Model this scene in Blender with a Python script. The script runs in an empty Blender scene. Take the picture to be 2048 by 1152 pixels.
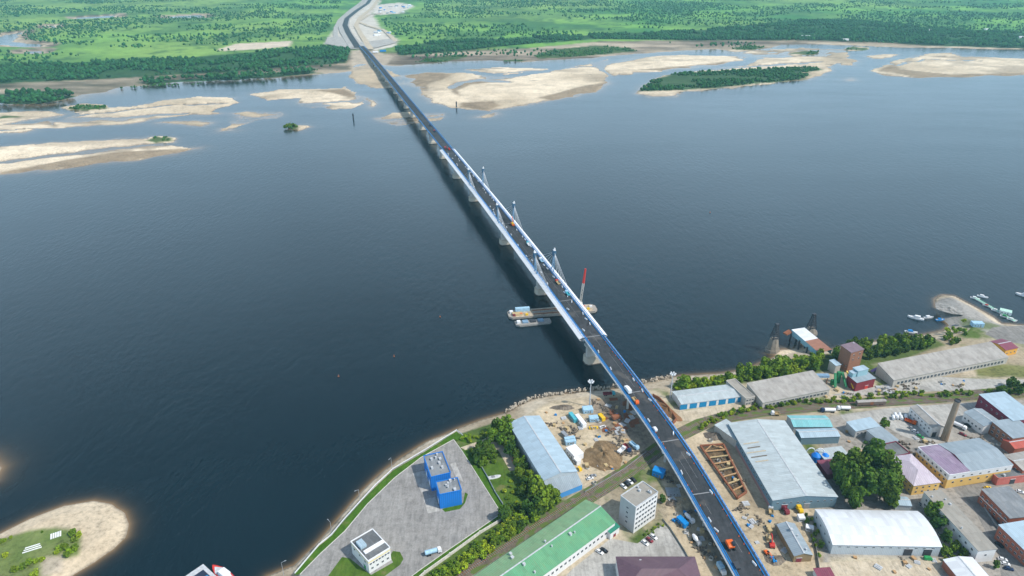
import bpy, bmesh, math, random
import numpy as np
from mathutils import Vector, Matrix
random.seed(7); rng = np.random.default_rng(7)
R = math.radians
# ------------------------------------------------------------------ camera, sky, sun
C = bpy.context.scene.collection
F = 1365.3; TH = R(26.3); H = 290.0
cam = bpy.data.cameras.new('camera'); cam.lens = 24; cam.sensor_width = 36
cam.clip_start = 1; cam.clip_end = 60000
co = bpy.data.objects.new('camera', cam); C.objects.link(co)
co.location = (0, 0, H); co.rotation_euler = (math.pi/2 - TH, 0, 0)
bpy.context.scene.camera = co
SUN_EL = R(50); SUN_AZ = R(112)          # azimuth clockwise from +Y
w = bpy.data.worlds.new("World"); bpy.context.scene.world = w; w.use_nodes = True
nt = w.node_tree; bg = nt.nodes['Background']; sk = nt.nodes.new('ShaderNodeTexSky')
sk.sky_type = 'NISHITA'; sk.sun_disc = False; sk.sun_elevation = SUN_EL; sk.sun_rotation = SUN_AZ
sk.air_density = 1.0; sk.dust_density = 1.5; sk.ozone_density = 1.0
# bright cloud banks low over the horizon, clear overhead
def _n(t): return nt.nodes.new(t)
tcw = _n('ShaderNodeTexCoord'); sx_ = _n('ShaderNodeSeparateXYZ'); nt.links.new(tcw.outputs['Generated'], sx_.inputs[0])
mr = _n('ShaderNodeMapRange'); mr.interpolation_type = 'SMOOTHSTEP'; nt.links.new(sx_.outputs[2], mr.inputs[0])
for i_, v_ in ((1, .22), (2, .72), (3, 1.), (4, 0.)): mr.inputs[i_].default_value = v_
mpw = _n('ShaderNodeMapping'); mpw.inputs['Scale'].default_value = (1, 1, 3); nt.links.new(tcw.outputs['Generated'], mpw.inputs[0])
cn = _n('ShaderNodeTexNoise'); cn.inputs['Scale'].default_value = 2.2; cn.inputs['Detail'].default_value = 6; nt.links.new(mpw.outputs[0], cn.inputs['Vector'])
cr = _n('ShaderNodeMapRange'); nt.links.new(cn.outputs['Fac'], cr.inputs[0])
for i_, v_ in ((1, .3), (2, .65), (3, .55), (4, 1.)): cr.inputs[i_].default_value = v_
mu = _n('ShaderNodeMath'); mu.operation = 'MULTIPLY'; nt.links.new(mr.outputs[0], mu.inputs[0]); nt.links.new(cr.outputs[0], mu.inputs[1])
mx = _n('ShaderNodeMix'); mx.data_type = 'RGBA'; nt.links.new(mu.outputs[0], mx.inputs[0]); nt.links.new(sk.outputs[0], mx.inputs[6]); mx.inputs[7].default_value = (9.8, 13.0, 16.4, 1)
nt.links.new(mx.outputs[2], bg.inputs[0]); bg.inputs[1].default_value = 0.105
sl = bpy.data.lights.new('sun', 'SUN'); sl.energy = 3.85; sl.angle = R(0.6); sl.color = (1, .95, .87)
so = bpy.data.objects.new('sun', sl); C.objects.link(so)
sd_ = Vector((math.sin(SUN_AZ)*math.cos(SUN_EL), math.cos(SUN_AZ)*math.cos(SUN_EL), math.sin(SUN_EL)))
so.rotation_euler = (-sd_).to_track_quat('-Z', 'Y').to_euler(); so.location = (200, -100, 600)
sc = bpy.context.scene
sc.view_settings.view_transform = 'Standard'; sc.view_settings.look = 'None'
sc.view_settings.exposure = 0.1; sc.view_settings.gamma = 1
sc.cycles.max_bounces = 4; sc.cycles.diffuse_bounces = 2; sc.cycles.glossy_bounces = 2
sc.cycles.transmission_bounces = 2; sc.cycles.volume_bounces = 0; sc.cycles.use_adaptive_sampling = True

# ------------------------------------------------------------------ helpers
def at(px, py, z=0.0):
    dx = (px-1024)/F; dy = (576-py)/F
    t = (z-H)/(-math.sin(TH)+dy*math.cos(TH))
    return Vector((dx*t, (math.cos(TH)+dy*math.sin(TH))*t, z))
def tag(o, label=None, cat=None, group=None, kind=None):
    if label: o['label'] = label
    if cat: o['category'] = cat
    if group: o['group'] = group
    if kind: o['kind'] = kind
    return o
def empty(name, loc, rz=0, label=None, cat=None, group=None):
    o = bpy.data.objects.new(name, None); C.objects.link(o); o.location = loc
    o.rotation_euler = (0, 0, rz); o.empty_display_size = 1
    return tag(o, label, cat, group)
def copy_tree(o, parent=None):
    c = o.copy(); C.objects.link(c); c.parent = parent
    for ch in list(o.children): copy_tree(ch, c)
    return c
class MB:
    def __init__(s): s.v = []; s.f = []; s.m = []; s.uv = []
    def poly(s, pts, m=0, uv=None):
        i = len(s.v); s.v += [tuple(p) for p in pts]; s.f.append(tuple(range(i, i+len(pts)))); s.m.append(m)
        s.uv.append(uv or [(p[0], p[1]) for p in pts])
    def wall(s, a, b, z0, z1, m=0):           # vertical quad, uv in metres
        L = math.hypot(b[0]-a[0], b[1]-a[1])
        s.poly([(a[0], a[1], z0), (b[0], b[1], z0), (b[0], b[1], z1), (a[0], a[1], z1)], m, [(0, z0), (L, z0), (L, z1), (0, z1)])
    def prism(s, P, z0, z1, m=0, mt=None, bottom=True):   # P counter-clockwise xy
        a = sum(P[i][0]*P[(i+1) % len(P)][1]-P[(i+1) % len(P)][0]*P[i][1] for i in range(len(P)))
        if a < 0: P = P[::-1]
        n = len(P)
        for i in range(n): s.wall(P[i], P[(i+1) % n], z0, z1, m)
        s.poly([(p[0], p[1], z1) for p in P], m if mt is None else mt)
        if bottom: s.poly([(p[0], p[1], z0) for p in P[::-1]], m)
    def box(s, c, d, rz=0, m=0):              # c = centre of base
        x, y = d[0]/2, d[1]/2; cs, sn = math.cos(rz), math.sin(rz)
        P = [(c[0]+a*cs-b*sn, c[1]+a*sn+b*cs) for a, b in ((-x, -y), (x, -y), (x, y), (-x, y))]
        s.prism(P, c[2], c[2]+d[2], m)
    def cyl(s, p0, p1, r0, r1=None, n=8, m=0, cap=True):
        r1 = r0 if r1 is None else r1; p0 = Vector(p0); p1 = Vector(p1); d = (p1-p0).normalized()
        a = d.orthogonal().normalized(); b = d.cross(a)
        A = [p0+(a*math.cos(2*math.pi*k/n)+b*math.sin(2*math.pi*k/n))*r0 for k in range(n)]
        B = [p1+(a*math.cos(2*math.pi*k/n)+b*math.sin(2*math.pi*k/n))*r1 for k in range(n)]
        for k in range(n): s.poly([A[k], A[(k+1) % n], B[(k+1) % n], B[k]], m, [(k, 0), (k+1, 0), (k+1, 1), (k, 1)])
        if cap: s.poly(B, m); s.poly(A[::-1], m)
    def beam(s, p0, p1, w_, h_, m=0):         # rectangular bar between two points (top at given height)
        p0 = Vector(p0); p1 = Vector(p1); d = (p1-p0).normalized()
        sx = d.cross(Vector((0, 0, 1)))
        sx = sx.normalized() if sx.length > 1e-4 else Vector((1, 0, 0))
        up = sx.cross(d); sx = sx*w_/2; up = up*h_/2
        A = [p0-sx-up, p0+sx-up, p0+sx+up, p0-sx+up]; B = [p1-sx-up, p1+sx-up, p1+sx+up, p1-sx+up]
        L = (p1-p0).length
        for k in range(4): s.poly([A[k], B[k], B[(k+1) % 4], A[(k+1) % 4]][::-1], m, [(0, 0), (L, 0), (L, 1), (0, 1)][::-1])
        s.poly(A, m); s.poly(B[::-1], m)
    def build(s, name, mats, parent=None, loc=None, smooth=False):
        me = bpy.data.meshes.new(name); me.from_pydata(s.v, [], s.f)
        mats = mats if isinstance(mats, (list, tuple)) else [mats]
        for m in mats: me.materials.append(m)
        me.polygons.foreach_set('material_index', s.m)
        ul = me.uv_layers.new(name='UVMap'); ul.data.foreach_set('uv', [c for f in s.uv for p in f for c in p])
        if smooth: me.polygons.foreach_set('use_smooth', [True]*len(s.f))
        me.update(); o = bpy.data.objects.new(name, me); C.objects.link(o); o.parent = parent
        if loc is not None: o.location = loc
        return o
def struct(name, mb, mats): return tag(mb.build(name, mats), kind='structure')

# ------------------------------------------------------------------ materials
MC = {}
def base(name, rough=.8, metal=0.0, spec=.3):
    m = bpy.data.materials.new(name); m.use_nodes = True; b = m.node_tree.nodes['Principled BSDF']
    b.inputs['Roughness'].default_value = rough; b.inputs['Metallic'].default_value = metal
    b.inputs['Specular IOR Level'].default_value = spec
    return m, m.node_tree, b
def rgba(c): return (c[0], c[1], c[2], 1)
def noise(nt, coord, scale, det=4, rough=.6, vec=None):
    n = nt.nodes.new('ShaderNodeTexNoise'); n.inputs['Scale'].default_value = scale
    n.inputs['Detail'].default_value = det; n.inputs['Roughness'].default_value = rough
    if vec is None:
        t = nt.nodes.new('ShaderNodeTexCoord'); src = t.outputs[coord]
    else: src = vec
    nt.links.new(src, n.inputs['Vector']); return n.outputs['Fac']
def ramp(nt, fac, stops):
    r = nt.nodes.new('ShaderNodeValToRGB'); e = r.color_ramp.elements
    while len(e) < len(stops): e.new(.5)
    for k, (p, c) in enumerate(stops):
        e[k].position = p; e[k].color = rgba(c) if not isinstance(c, (int, float)) else (c, c, c, 1)
    nt.links.new(fac, r.inputs[0]); return r.outputs[0]
def mixc(nt, f, a, b, mode='MIX'):
    n = nt.nodes.new('ShaderNodeMix'); n.data_type = 'RGBA'; n.blend_type = mode
    for k, x in ((0, f), (6, a), (7, b)):
        if isinstance(x, (int, float)): n.inputs[k].default_value = x
        elif isinstance(x, tuple): n.inputs[k].default_value = rgba(x)
        else: nt.links.new(x, n.inputs[k])
    return n.outputs[2]
def math_(nt, op, a, b=None):
    n = nt.nodes.new('ShaderNodeMath'); n.operation = op
    for k, x in ((0, a), (1, b)):
        if x is None: continue
        if isinstance(x, (int, float)): n.inputs[k].default_value = x
        else: nt.links.new(x, n.inputs[k])
    return n.outputs[0]
def plain(name, c, rough=.7, metal=0., var=.18, scale=.6):
    if name in MC: return MC[name]
    m, nt, b = base(name, rough, metal)
    f = noise(nt, 'Object', scale, 5, .7)
    d = tuple(x*(1-var) for x in c); l = tuple(min(1, x*(1+var)) for x in c)
    nt.links.new(ramp(nt, f, [(.35, d), (.65, l)]), b.inputs['Base Color']); MC[name] = m; return m
def roofm(name, c, c2=None, stripe=.10, pitch=1.1, stain=.35, rough=.5, metal=0.):
    """sheet roof: ribs across u (metres), streaked stains along the slope, patchy panels"""
    if name in MC: return MC[name]
    c2 = c2 or tuple(x*.6 for x in c)
    m, nt, b = base(name, rough, metal, .4)
    uv = nt.nodes.new('ShaderNodeUVMap'); sp = nt.nodes.new('ShaderNodeSeparateXYZ'); nt.links.new(uv.outputs[0], sp.inputs[0])
    mp = nt.nodes.new('ShaderNodeMapping'); nt.links.new(uv.outputs[0], mp.inputs[0]); mp.inputs['Scale'].default_value = (1, .18, 1)
    st = noise(nt, None, .9, 5, .7, mp.outputs[0])
    big = noise(nt, 'UV', .09, 4, .65)
    s = math_(nt, 'SINE', math_(nt, 'MULTIPLY', sp.outputs[0], 2*math.pi/pitch))
    mp2 = nt.nodes.new('ShaderNodeMapping'); nt.links.new(uv.outputs[0], mp2.inputs[0]); mp2.inputs['Scale'].default_value = (1, .07, 1); mp2.inputs['Location'].default_value = (13, 7, 0)
    rust_f = noise(nt, None, 1.3, 6, .75, mp2.outputs[0]); patch_f = noise(nt, 'UV', .28, 5, .7)
    cell = nt.nodes.new('ShaderNodeTexWhiteNoise'); cell.noise_dimensions = '2D'
    sn = nt.nodes.new('ShaderNodeVectorMath'); sn.operation = 'SNAP'; nt.links.new(uv.outputs[0], sn.inputs[0]); sn.inputs[1].default_value = (2.2, 6, 1)
    nt.links.new(sn.outputs[0], cell.inputs['Vector'])
    col = mixc(nt, ramp(nt, st, [(.5, 0.), (.78, stain)]), c, c2)
    col = mixc(nt, ramp(nt, big, [(.45, 0.), (.75, stain*.9)]), col, c2)
    col = mixc(nt, 1., col, ramp(nt, cell.outputs['Value'], [(0, .84), (1, 1.)]), 'MULTIPLY')
    col = mixc(nt, ramp(nt, rust_f, [(.56, 0.), (.72, min(.75, stain*1.1))]), col, (.26, .19, .13))
    col = mixc(nt, ramp(nt, patch_f, [(.54, 0.), (.66, stain*.6)]), col, tuple(x*.55 for x in c))
    k = ramp(nt, math_(nt, 'MULTIPLY', math_(nt, 'ADD', s, 1), .5), [(0, 1-stripe), (1, 1.)])
    col = mixc(nt, 1., col, k, 'MULTIPLY')
    nt.links.new(col, b.inputs['Base Color'])
    bp = nt.nodes.new('ShaderNodeBump'); bp.inputs['Strength'].default_value = .4; bp.inputs['Distance'].default_value = .06
    nt.links.new(s, bp.inputs['Height']); nt.links.new(bp.outputs[0], b.inputs['Normal']); MC[name] = m; return m
def wallm(name, c, c2=None, brick=False, ribs=0, stain=.45):
    if name in MC: return MC[name]
    c2 = c2 or tuple(x*.55 for x in c); m, nt, b = base(name, .85)
    uv = nt.nodes.new('ShaderNodeUVMap')
    mp = nt.nodes.new('ShaderNodeMapping'); nt.links.new(uv.outputs[0], mp.inputs[0]); mp.inputs['Scale'].default_value = (1, .25, 1)
    col = mixc(nt, ramp(nt, noise(nt, None, .7, 6, .75, mp.outputs[0]), [(.48, 0.), (.8, stain)]), c, c2)
    if brick:
        bt = nt.nodes.new('ShaderNodeTexBrick'); nt.links.new(uv.outputs[0], bt.inputs[0]); bt.inputs['Scale'].default_value = 1.6
        bt.inputs['Color1'].default_value = (1, 1, 1, 1); bt.inputs['Color2'].default_value = (.7, .68, .66, 1); bt.inputs['Mortar'].default_value = (.85, .85, .85, 1)
        col = mixc(nt, 1., col, bt.outputs[0], 'MULTIPLY')
    if ribs:
        sp = nt.nodes.new('ShaderNodeSeparateXYZ'); nt.links.new(uv.outputs[0], sp.inputs[0])
        s = math_(nt, 'SINE', math_(nt, 'MULTIPLY', sp.outputs[0], 2*math.pi/ribs))
        col = mixc(nt, 1., col, ramp(nt, math_(nt, 'MULTIPLY', math_(nt, 'ADD', s, 1), .5), [(0, .85), (1, 1.)]), 'MULTIPLY')
    nt.links.new(col, b.inputs['Base Color']); MC[name] = m; return m
def groundm(name, stops, scale=.12, fine=1.2, rough=.95, spots=None, bump=.3):
    """paving / dirt / grass sheets, world metres"""
    if name in MC: return MC[name]
    m, nt, b = base(name, rough, 0, .15)
    f = math_(nt, 'ADD', math_(nt, 'MULTIPLY', noise(nt, 'Object', scale, 6, .7), .65), math_(nt, 'MULTIPLY', noise(nt, 'Object', fine, 4, .7), .35))
    col = ramp(nt, f, stops)
    mpt = nt.nodes.new('ShaderNodeMapping'); tct = nt.nodes.new('ShaderNodeTexCoord'); nt.links.new(tct.outputs['Object'], mpt.inputs[0]); mpt.inputs['Rotation'].default_value = (0, 0, R(35)); mpt.inputs['Scale'].default_value = (1, .12, 1)
    col = mixc(nt, 1., col, ramp(nt, noise(nt, None, .55, 5, .75, mpt.outputs[0]), [(.38, .80), (.52, 1.), (.68, 1.1)]), 'MULTIPLY')
    col = mixc(nt, 1., col, ramp(nt, noise(nt, 'Object', .22, 6, .8), [(.40, .78), (.52, 1.)]), 'MULTIPLY')
    if spots:
        col = mixc(nt, ramp(nt, noise(nt, 'Object', spots[1], 3, .5), [(spots[2], 0.), (spots[2]+.08, spots[3])]), col, spots[0])
    nt.links.new(col, b.inputs['Base Color'])
    bp = nt.nodes.new('ShaderNodeBump'); bp.inputs['Strength'].default_value = bump; bp.inputs['Distance'].default_value = .3
    nt.links.new(noise(nt, 'Object', fine*1.5, 4, .7), bp.inputs['Height']); nt.links.new(bp.outputs[0], b.inputs['Normal'])
    MC[name] = m; return m
M_conc = groundm('concrete_paving', [(.3, (.22, .215, .205)), (.5, (.31, .30, .285)), (.7, (.38, .37, .35))], .05, .8, spots=((.16, .16, .16), .05, .60, .5), bump=.08)
M_conc2 = groundm('light_paving', [(.3, (.32, .31, .29)), (.5, (.44, .43, .40)), (.7, (.52, .51, .48))], .06, .8, spots=((.25, .24, .22), .07, .58, .6), bump=.08)
M_asph = groundm('grey_asphalt', [(.3, (.17, .165, .155)), (.5, (.25, .24, .225)), (.7, (.33, .315, .29))], .06, .7, bump=.1)
M_deck = groundm('new_asphalt', [(.3, (.036, .04, .045)), (.5, (.052, .056, .062)), (.7, (.078, .08, .088))], .03, .5, spots=((.13, .12, .11), .08, .6, .5), bump=.05)
M_grass = groundm('mown_grass', [(.3, (.05, .10, .012)), (.5, (.08, .15, .018)), (.7, (.13, .19, .035))], .12, 1.5, spots=((.20, .18, .08), .1, .62, .6))
M_lawn = groundm('green_verge', [(.3, (.035, .095, .008)), (.5, (.06, .145, .010)), (.7, (.11, .19, .025))], .12, 1.5, spots=((.16, .15, .06), .12, .62, .55))
M_dirt = groundm('sandy_dirt', [(.28, (.26, .20, .13)), (.5, (.46, .37, .25)), (.72, (.60, .50, .36))], .07, .8, spots=((.16, .13, .10), .09, .6, .75))
M_mud = groundm('dark_mud', [(.3, (.10, .085, .07)), (.5, (.19, .16, .13)), (.7, (.33, .28, .22))], .15, 1.2)
M_ballast = groundm('rail_ballast', [(.3, (.11, .09, .065)), (.5, (.17, .145, .11)), (.7, (.26, .22, .165))], .12, 1.4, spots=((.10, .16, .03), .16, .44, .85))
M_path = groundm('sand_path', [(.3, (.42, .35, .24)), (.5, (.56, .48, .36)), (.7, (.68, .6, .47))], .1, 1.)
M_white = plain('white_paint', (.78, .79, .80), .5, var=.08)
M_offw = plain('cream_concrete', (.62, .6, .55), .8)
M_pier = wallm('pier_concrete', (.52, .50, .46), (.28, .25, .2))
M_steel = plain('galvanised_steel', (.42, .46, .50), .45, .3)
M_dark = plain('dark_steel', (.05, .055, .065), .6)
M_rub = plain('black_rubber', (.02, .02, .022), .9)
M_blue = plain('blue_paint', (.008, .23, .60), .5, var=.12)
M_dblue = plain('deep_blue_steel', (.03, .12, .28), .5)
M_bluegrey = plain('blue_grey_steel', (.20, .32, .45), .5)
M_orange = plain('orange_paint', (.72, .13, .02), .45, var=.08)
M_yellow = plain('yellow_paint', (.78, .50, .02), .45, var=.08)
M_red = plain('red_paint', (.55, .04, .03), .45, var=.1)
M_maroon = plain('maroon_paint', (.22, .035, .05), .6)
M_green = plain('green_paint', (.03, .30, .09), .5)
M_rust = plain('rusty_steel', (.26, .10, .05), .85)
M_wood = plain('timber', (.48, .30, .15), .8)
M_glass = plain('window_glass', (.035, .05, .065), .12, var=.3)
M_frame = plain('white_frame', (.7, .7, .7), .5)
M_tan = plain('tan_tarpaulin', (.5, .38, .2), .8)
M_grey = plain('mid_grey', (.25, .26, .27), .7)
M_lgrey = plain('light_grey', (.5, .52, .54), .6)

# ------------------------------------------------------------------ terrain
shore = [(480,1400),(500,1220),(535,1152),(590,1130),(635,1085),(690,1024),(722,984),(760,946),(800,915),(850,885),(900,864),(960,842),(1010,826),(1060,800),(1100,792),(1170,782),(1230,776),(1300,764),(1360,752),(1440,746),(1490,738),(1530,722),(1560,708),(1600,700),(1640,705),(1690,694),(1760,682),(1850,668),(1885,660),(1897,650),(1882,637),(1871,618),(1869,598),(1884,590),(1908,592),(1950,614),(1985,634),(2003,648),(2060,652),(2300,640),(2900,640),(2900,2300),(480,2300)]
farb = [(-900,216),(-300,214),(0,210),(95,208),(140,200),(165,190),(215,186),(235,176),(330,166),(430,160),(560,155),(640,148),(700,141),(720,128),(770,131),(830,131),(870,126),(930,123),(990,120),(1045,124),(1170,117),(1250,108),(1330,103),(1400,101),(1445,101),(1470,107),(1500,104),(1530,97),(1560,89),(1640,88),(1750,93),(1850,96),(2048,99),(2300,102),(3000,106),(3000,-60),(-900,-60)]
bars = [  # (slope, top, polygon)
 (.04,1.6,[(-300,330),(-60,303),(0,297),(100,287),(200,281),(290,279),(345,281),(350,286),(300,291),(200,300),(100,312),(0,322),(-60,330),(-300,352)]),
 (.03,1.2,[(-300,352),(-60,332),(0,324),(100,314),(200,302),(300,296),(395,298),(360,306),(280,318),(180,330),(80,342),(0,350),(-60,356),(-300,385)]),
 (.03,.9,[(-60,228),(20,224),(100,223),(125,230),(95,238),(50,241),(0,250),(-60,254)]),
 (.03,.8,[(90,246),(150,239),(215,241),(300,239),(270,246),(200,250),(110,254)]),
 (.03,1.,[(150,224),(220,221),(270,213),(330,201),(400,196),(462,197),(430,207),(395,220),(360,219),(340,226),(290,232),(250,240),(200,237),(170,230)]),
 (.03,.7,[(370,226),(400,222),(440,226),(400,231)]),(.03,.8,[(460,227),(500,223),(545,225),(552,232),(490,236)]),
 (.03,.6,[(310,247),(380,242),(427,244),(405,251),(350,250)]),(.03,.5,[(450,258),(465,257),(467,261),(452,263)]),
 (.03,.6,[(-60,265),(0,263),(60,259),(62,262),(0,268),(-60,270)]),
 (.03,.8,[(515,188),(560,184),(615,182),(600,190),(540,195)]),
 (.03,1.,[(595,201),(622,191),(625,181),(690,179),(710,190),(714,208),(700,214),(645,210),(600,208)]),
 (.03,.5,[(722,192),(733,196),(750,208),(746,216),(738,212),(735,203)]),
 (.05,.9,[(706,138),(745,128),(765,148),(792,166),(765,173),(732,170),(715,152)]),
 (.03,.6,[(752,237),(790,229),(832,231),(838,240),(800,248),(765,244)]),(.03,.6,[(845,228),(882,230),(876,237),(855,239)]),
 (.05,.8,[(574,256),(600,251),(614,257),(590,262)]),
 (.03,1.4,[(800,152),(860,145),(930,147),(985,156),(1060,150),(1130,139),(1185,125),(1196,138),(1217,166),(1190,184),(1110,200),(1030,212),(975,221),(918,213),(860,201),(843,190),(848,176),(806,166)]),
 (.04,1.1,[(1205,131),(1270,114),(1360,110),(1450,114),(1488,119),(1430,128),(1330,139),(1260,145),(1220,152),(1198,145)]),
 (.05,1.6,[(1390,143),(1490,130),(1520,118),(1560,116),(1600,120),(1640,126),(1664,132),(1655,146),(1622,158),(1560,165),(1420,181),(1365,184),(1340,194),(1298,196),(1272,188),(1276,176),(1310,158),(1345,148)]),
 (.03,.9,[(1676,124),(1690,114),(1717,121),(1706,131),(1682,131)]),(.03,.5,[(1730,112),(1770,108),(1795,109),(1765,117),(1740,117)]),
 (.04,1.4,[(1752,140),(1790,126),(1850,108),(1905,105),(1925,113),(2048,117),(2300,118),(2300,150),(2048,150),(1900,154),(1840,156),(1770,151)]),
 (.03,.3,[(955,235),(990,224),(1000,228),(980,236)]),(.03,.3,[(1695,158),(1706,157),(1706,160),(1695,161)]),
 (.22,2.2,[(-400,1300),(-160,1130),(-60,1093),(0,1066),(60,1037),(130,1011),(190,1000),(225,1006),(250,1025),(259,1048),(252,1074),(226,1100),(190,1125),(150,1148),(90,1190),(-100,1320),(-300,1420)]),
 (.12,.9,[(-120,900),(-20,915),(4,935),(-10,960),(-120,985)]),
 (.16,.9,[(1540,706),(1560,700),(1600,695),(1640,690),(1640,712),(1570,716)]),
 (.3,1.2,[(130,214),(160,209),(215,211),(222,217),(180,222),(140,220)]),(.05,1.2,[(288,277),(310,272),(345,275),(348,284),(300,287)]),
 (.2,1.2,[(1458,96),(1490,91),(1535,94),(1500,101),(1465,100)]),(.2,1.2,[(1572,106),(1610,100),(1642,104),(1630,110),(1580,110)]),
 (.2,1.2,[(1688,98),(1700,93),(1740,96),(1735,101),(1695,102)]),
]
ponds = [[(-200,76),(0,70),(33,62),(47,61),(35,71),(30,79),(60,83),(92,86),(88,91),(40,90),(0,87),(-200,90)],[(150,33),(232,28),(232,33),(160,36)],[(328,31),(405,27),(410,33),(340,34)],[(45,99),(80,98),(80,103),(45,103)],[(90,49),(110,48),(110,53),(92,53)]]
def W(poly, z=-6): return np.array([at(x, y, z)[:2] for x, y in poly])
def sdist(P, poly):           # signed distance in metres, + inside
    a = poly; b = np.roll(poly, -1, 0); d = np.full(len(P), 1e18); ins = np.zeros(len(P), bool)
    for (ax, ay), (bx, by) in zip(a, b):
        ex, ey = bx-ax, by-ay; wx = P[:, 0]-ax; wy = P[:, 1]-ay
        t = np.clip((wx*ex+wy*ey)/(ex*ex+ey*ey+1e-12), 0, 1)
        d = np.minimum(d, (wx-ex*t)**2+(wy-ey*t)**2)
        c = (ay > P[:, 1]) != (by > P[:, 1])
        with np.errstate(all='ignore'): xi = ex*(P[:, 1]-ay)/(ey if abs(ey) > 1e-9 else 1e-9)+ax
        ins ^= c & (P[:, 0] < xi)
    return np.where(ins, 1, -1)*np.sqrt(d)
def vnoise(x, y, s, seed):    # smooth value noise, numpy
    x = x/s; y = y/s; xi = np.floor(x).astype(np.int64); yi = np.floor(y).astype(np.int64); fx = x-xi; fy = y-yi
    fx = fx*fx*(3-2*fx); fy = fy*fy*(3-2*fy)
    def h(i, j):
        n = (i*374761393+j*668265263+seed*982451653) & 0x7fffffff
        n = ((n ^ (n >> 13))*1274126177) & 0x7fffffff
        return ((n ^ (n >> 16)) & 0xffff)/65535.0
    return (h(xi, yi)*(1-fx)+h(xi+1, yi)*fx)*(1-fy)+(h(xi, yi+1)*(1-fx)+h(xi+1, yi+1)*fx)*fy
def fbm(x, y, s, seed, o=4):
    r = 0; a = 1; t = 0
    for k in range(o): r = r+a*vnoise(x, y, s/2**k, seed+k); t += a; a *= .55
    return r/t
xs = np.concatenate([np.arange(-800, -60, 20), np.arange(-60, 2110, 3.0), np.arange(2110, 2900, 20)])
ys = np.concatenate([np.array([-56, -52, -48, -44, -40, -36, -32, -28, -24, -20, -17, -14, -11, -8, -6, -4]), np.arange(-2, 360, 1.6), np.arange(360, 1164, 3.0), np.arange(1170, 1900, 24)])
PX, PY = np.meshgrid(xs, ys); ny, nx = PX.shape
dx = (PX-1024)/F; dy = (576-PY)/F; t_ = (-H)/(-math.sin(TH)+dy*math.cos(TH))
X = (dx*t_).ravel(); Y = ((math.cos(TH)+dy*math.sin(TH))*t_).ravel(); P = np.stack([X, Y], 1)
# organic shoreline: warp the sampling point
wob = np.where(Y > 900, 12.0, 1.6); wf_ = np.where(Y > 900, 18.0, 0.0)
PW = P+np.stack([(fbm(X, Y, 60, 3)-.5)*wob*2+(fbm(X, Y, 12, 8)-.5)*wob*.4+(fbm(X, Y, 42, 13, 3)-.5)*wf_, (fbm(X, Y, 60, 5)-.5)*wob*2+(fbm(X, Y, 12, 9)-.5)*wob*.4+(fbm(X, Y, 42, 14, 3)-.5)*wf_*1.6], 1)
Z = np.full(len(P), -14.0); kindm = np.zeros(len(P), int)   # 0 bed 1 near 2 far 3 bar
def add(poly, slope, top, kind, deep=8):
    global Z, kindm
    wp = W(poly); mg = 400
    m = (P[:, 0] > wp[:, 0].min()-mg) & (P[:, 0] < wp[:, 0].max()+mg) & (P[:, 1] > wp[:, 1].min()-mg) & (P[:, 1] < wp[:, 1].max()+mg)
    s = sdist(PW[m], wp); h = -6+np.where(s > 0, np.minimum(s*slope, top), np.maximum(s*slope*1.5, -deep))
    q = Z[m]; u = h > q; q[u] = h[u]; Z[m] = q; k = kindm[m]; k[u & (s > -30)] = kind; kindm[m] = k
add(shore, .32, 6.0, 1)
add(farb, .02, 6.0, 2)
flats = [[(-60,326),(100,307),(200,298),(300,286),(395,298),(300,301),(200,306),(0,332),(-60,340)],[(120,238),(180,222),(270,212),(400,194),(462,196),(472,204),(425,222),(340,234),(290,242),(150,244)],
 [(588,206),(622,180),(690,175),(716,186),(722,206),(702,218),(610,214)],[(698,150),(712,132),(760,134),(800,152),(803,176),(745,178),(715,168)],[(742,240),(790,225),(890,227),(884,241),(800,252)],
 [(1188,126),(1215,118),(1225,150),(1202,156)],[(838,182),(846,158),(905,168),(945,212),(995,213),(978,223),(905,214)],[(1470,112),(1500,102),(1600,96),(1690,100),(1700,112),(1655,136),(1560,120)],[(-60,252),(60,246),(120,240),(180,250),(90,258),(-60,262)],[(505,190),(560,180),(640,178),(610,196),(540,200)],[(455,262),(560,222),(560,238),(470,240)],
 [(1195,140),(1260,128),(1420,112),(1500,112),(1440,130),(1250,150)],[(1740,142),(1800,118),(1860,108),(1800,152)],[(930,140),(1000,134),(1100,138),(1010,150)]]
for pl in flats: add(pl, .25, .22, 3)
for s_, t0, pl in bars: add(pl, s_ if s_ >= .1 else s_*2.2, t0, 3)
for pl in ponds:
    wp = W(pl, 0); s = sdist(PW, wp); Z = np.minimum(Z, np.where(s > -60, -5.4-np.maximum(s, -60)*.09, 99))
bar_n = fbm(X, Y, 90, 21, 4)
isb = (kindm == 3) & (Z > -5.9); Z[isb] += (bar_n[isb]-.5)*.5
isf = isb & (Y > 900); pool = fbm(X+fbm(X, Y, 200, 44, 2)*120, Y*1.7, 190, 23, 5); Z[isf] += (pool[isf]-.46)*5.5; fine_ = fbm(X, Y*2.5, 45, 29, 3); Z[isf] += (fine_[isf]-.5)*.35
def carve(line, wdt, dp=.5):
    global Z
    wl = W(line); d = np.full(len(P), 1e18)
    for (ax, ay), (bx, by) in zip(wl, wl[1:]):
        ex, ey = bx-ax, by-ay; wx = PW[:, 0]-ax; wy = PW[:, 1]-ay; t = np.clip((wx*ex+wy*ey)/(ex*ex+ey*ey), 0, 1); d = np.minimum(d, (wx-ex*t)**2+(wy-ey*t)**2)
    k = np.clip(1.6-np.sqrt(d)/wdt, 0, 1); Z = np.where((Y > 850) & (k > 0) & (Z > -6-dp), Z*(1-k)+(-6-dp)*k, Z)
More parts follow.
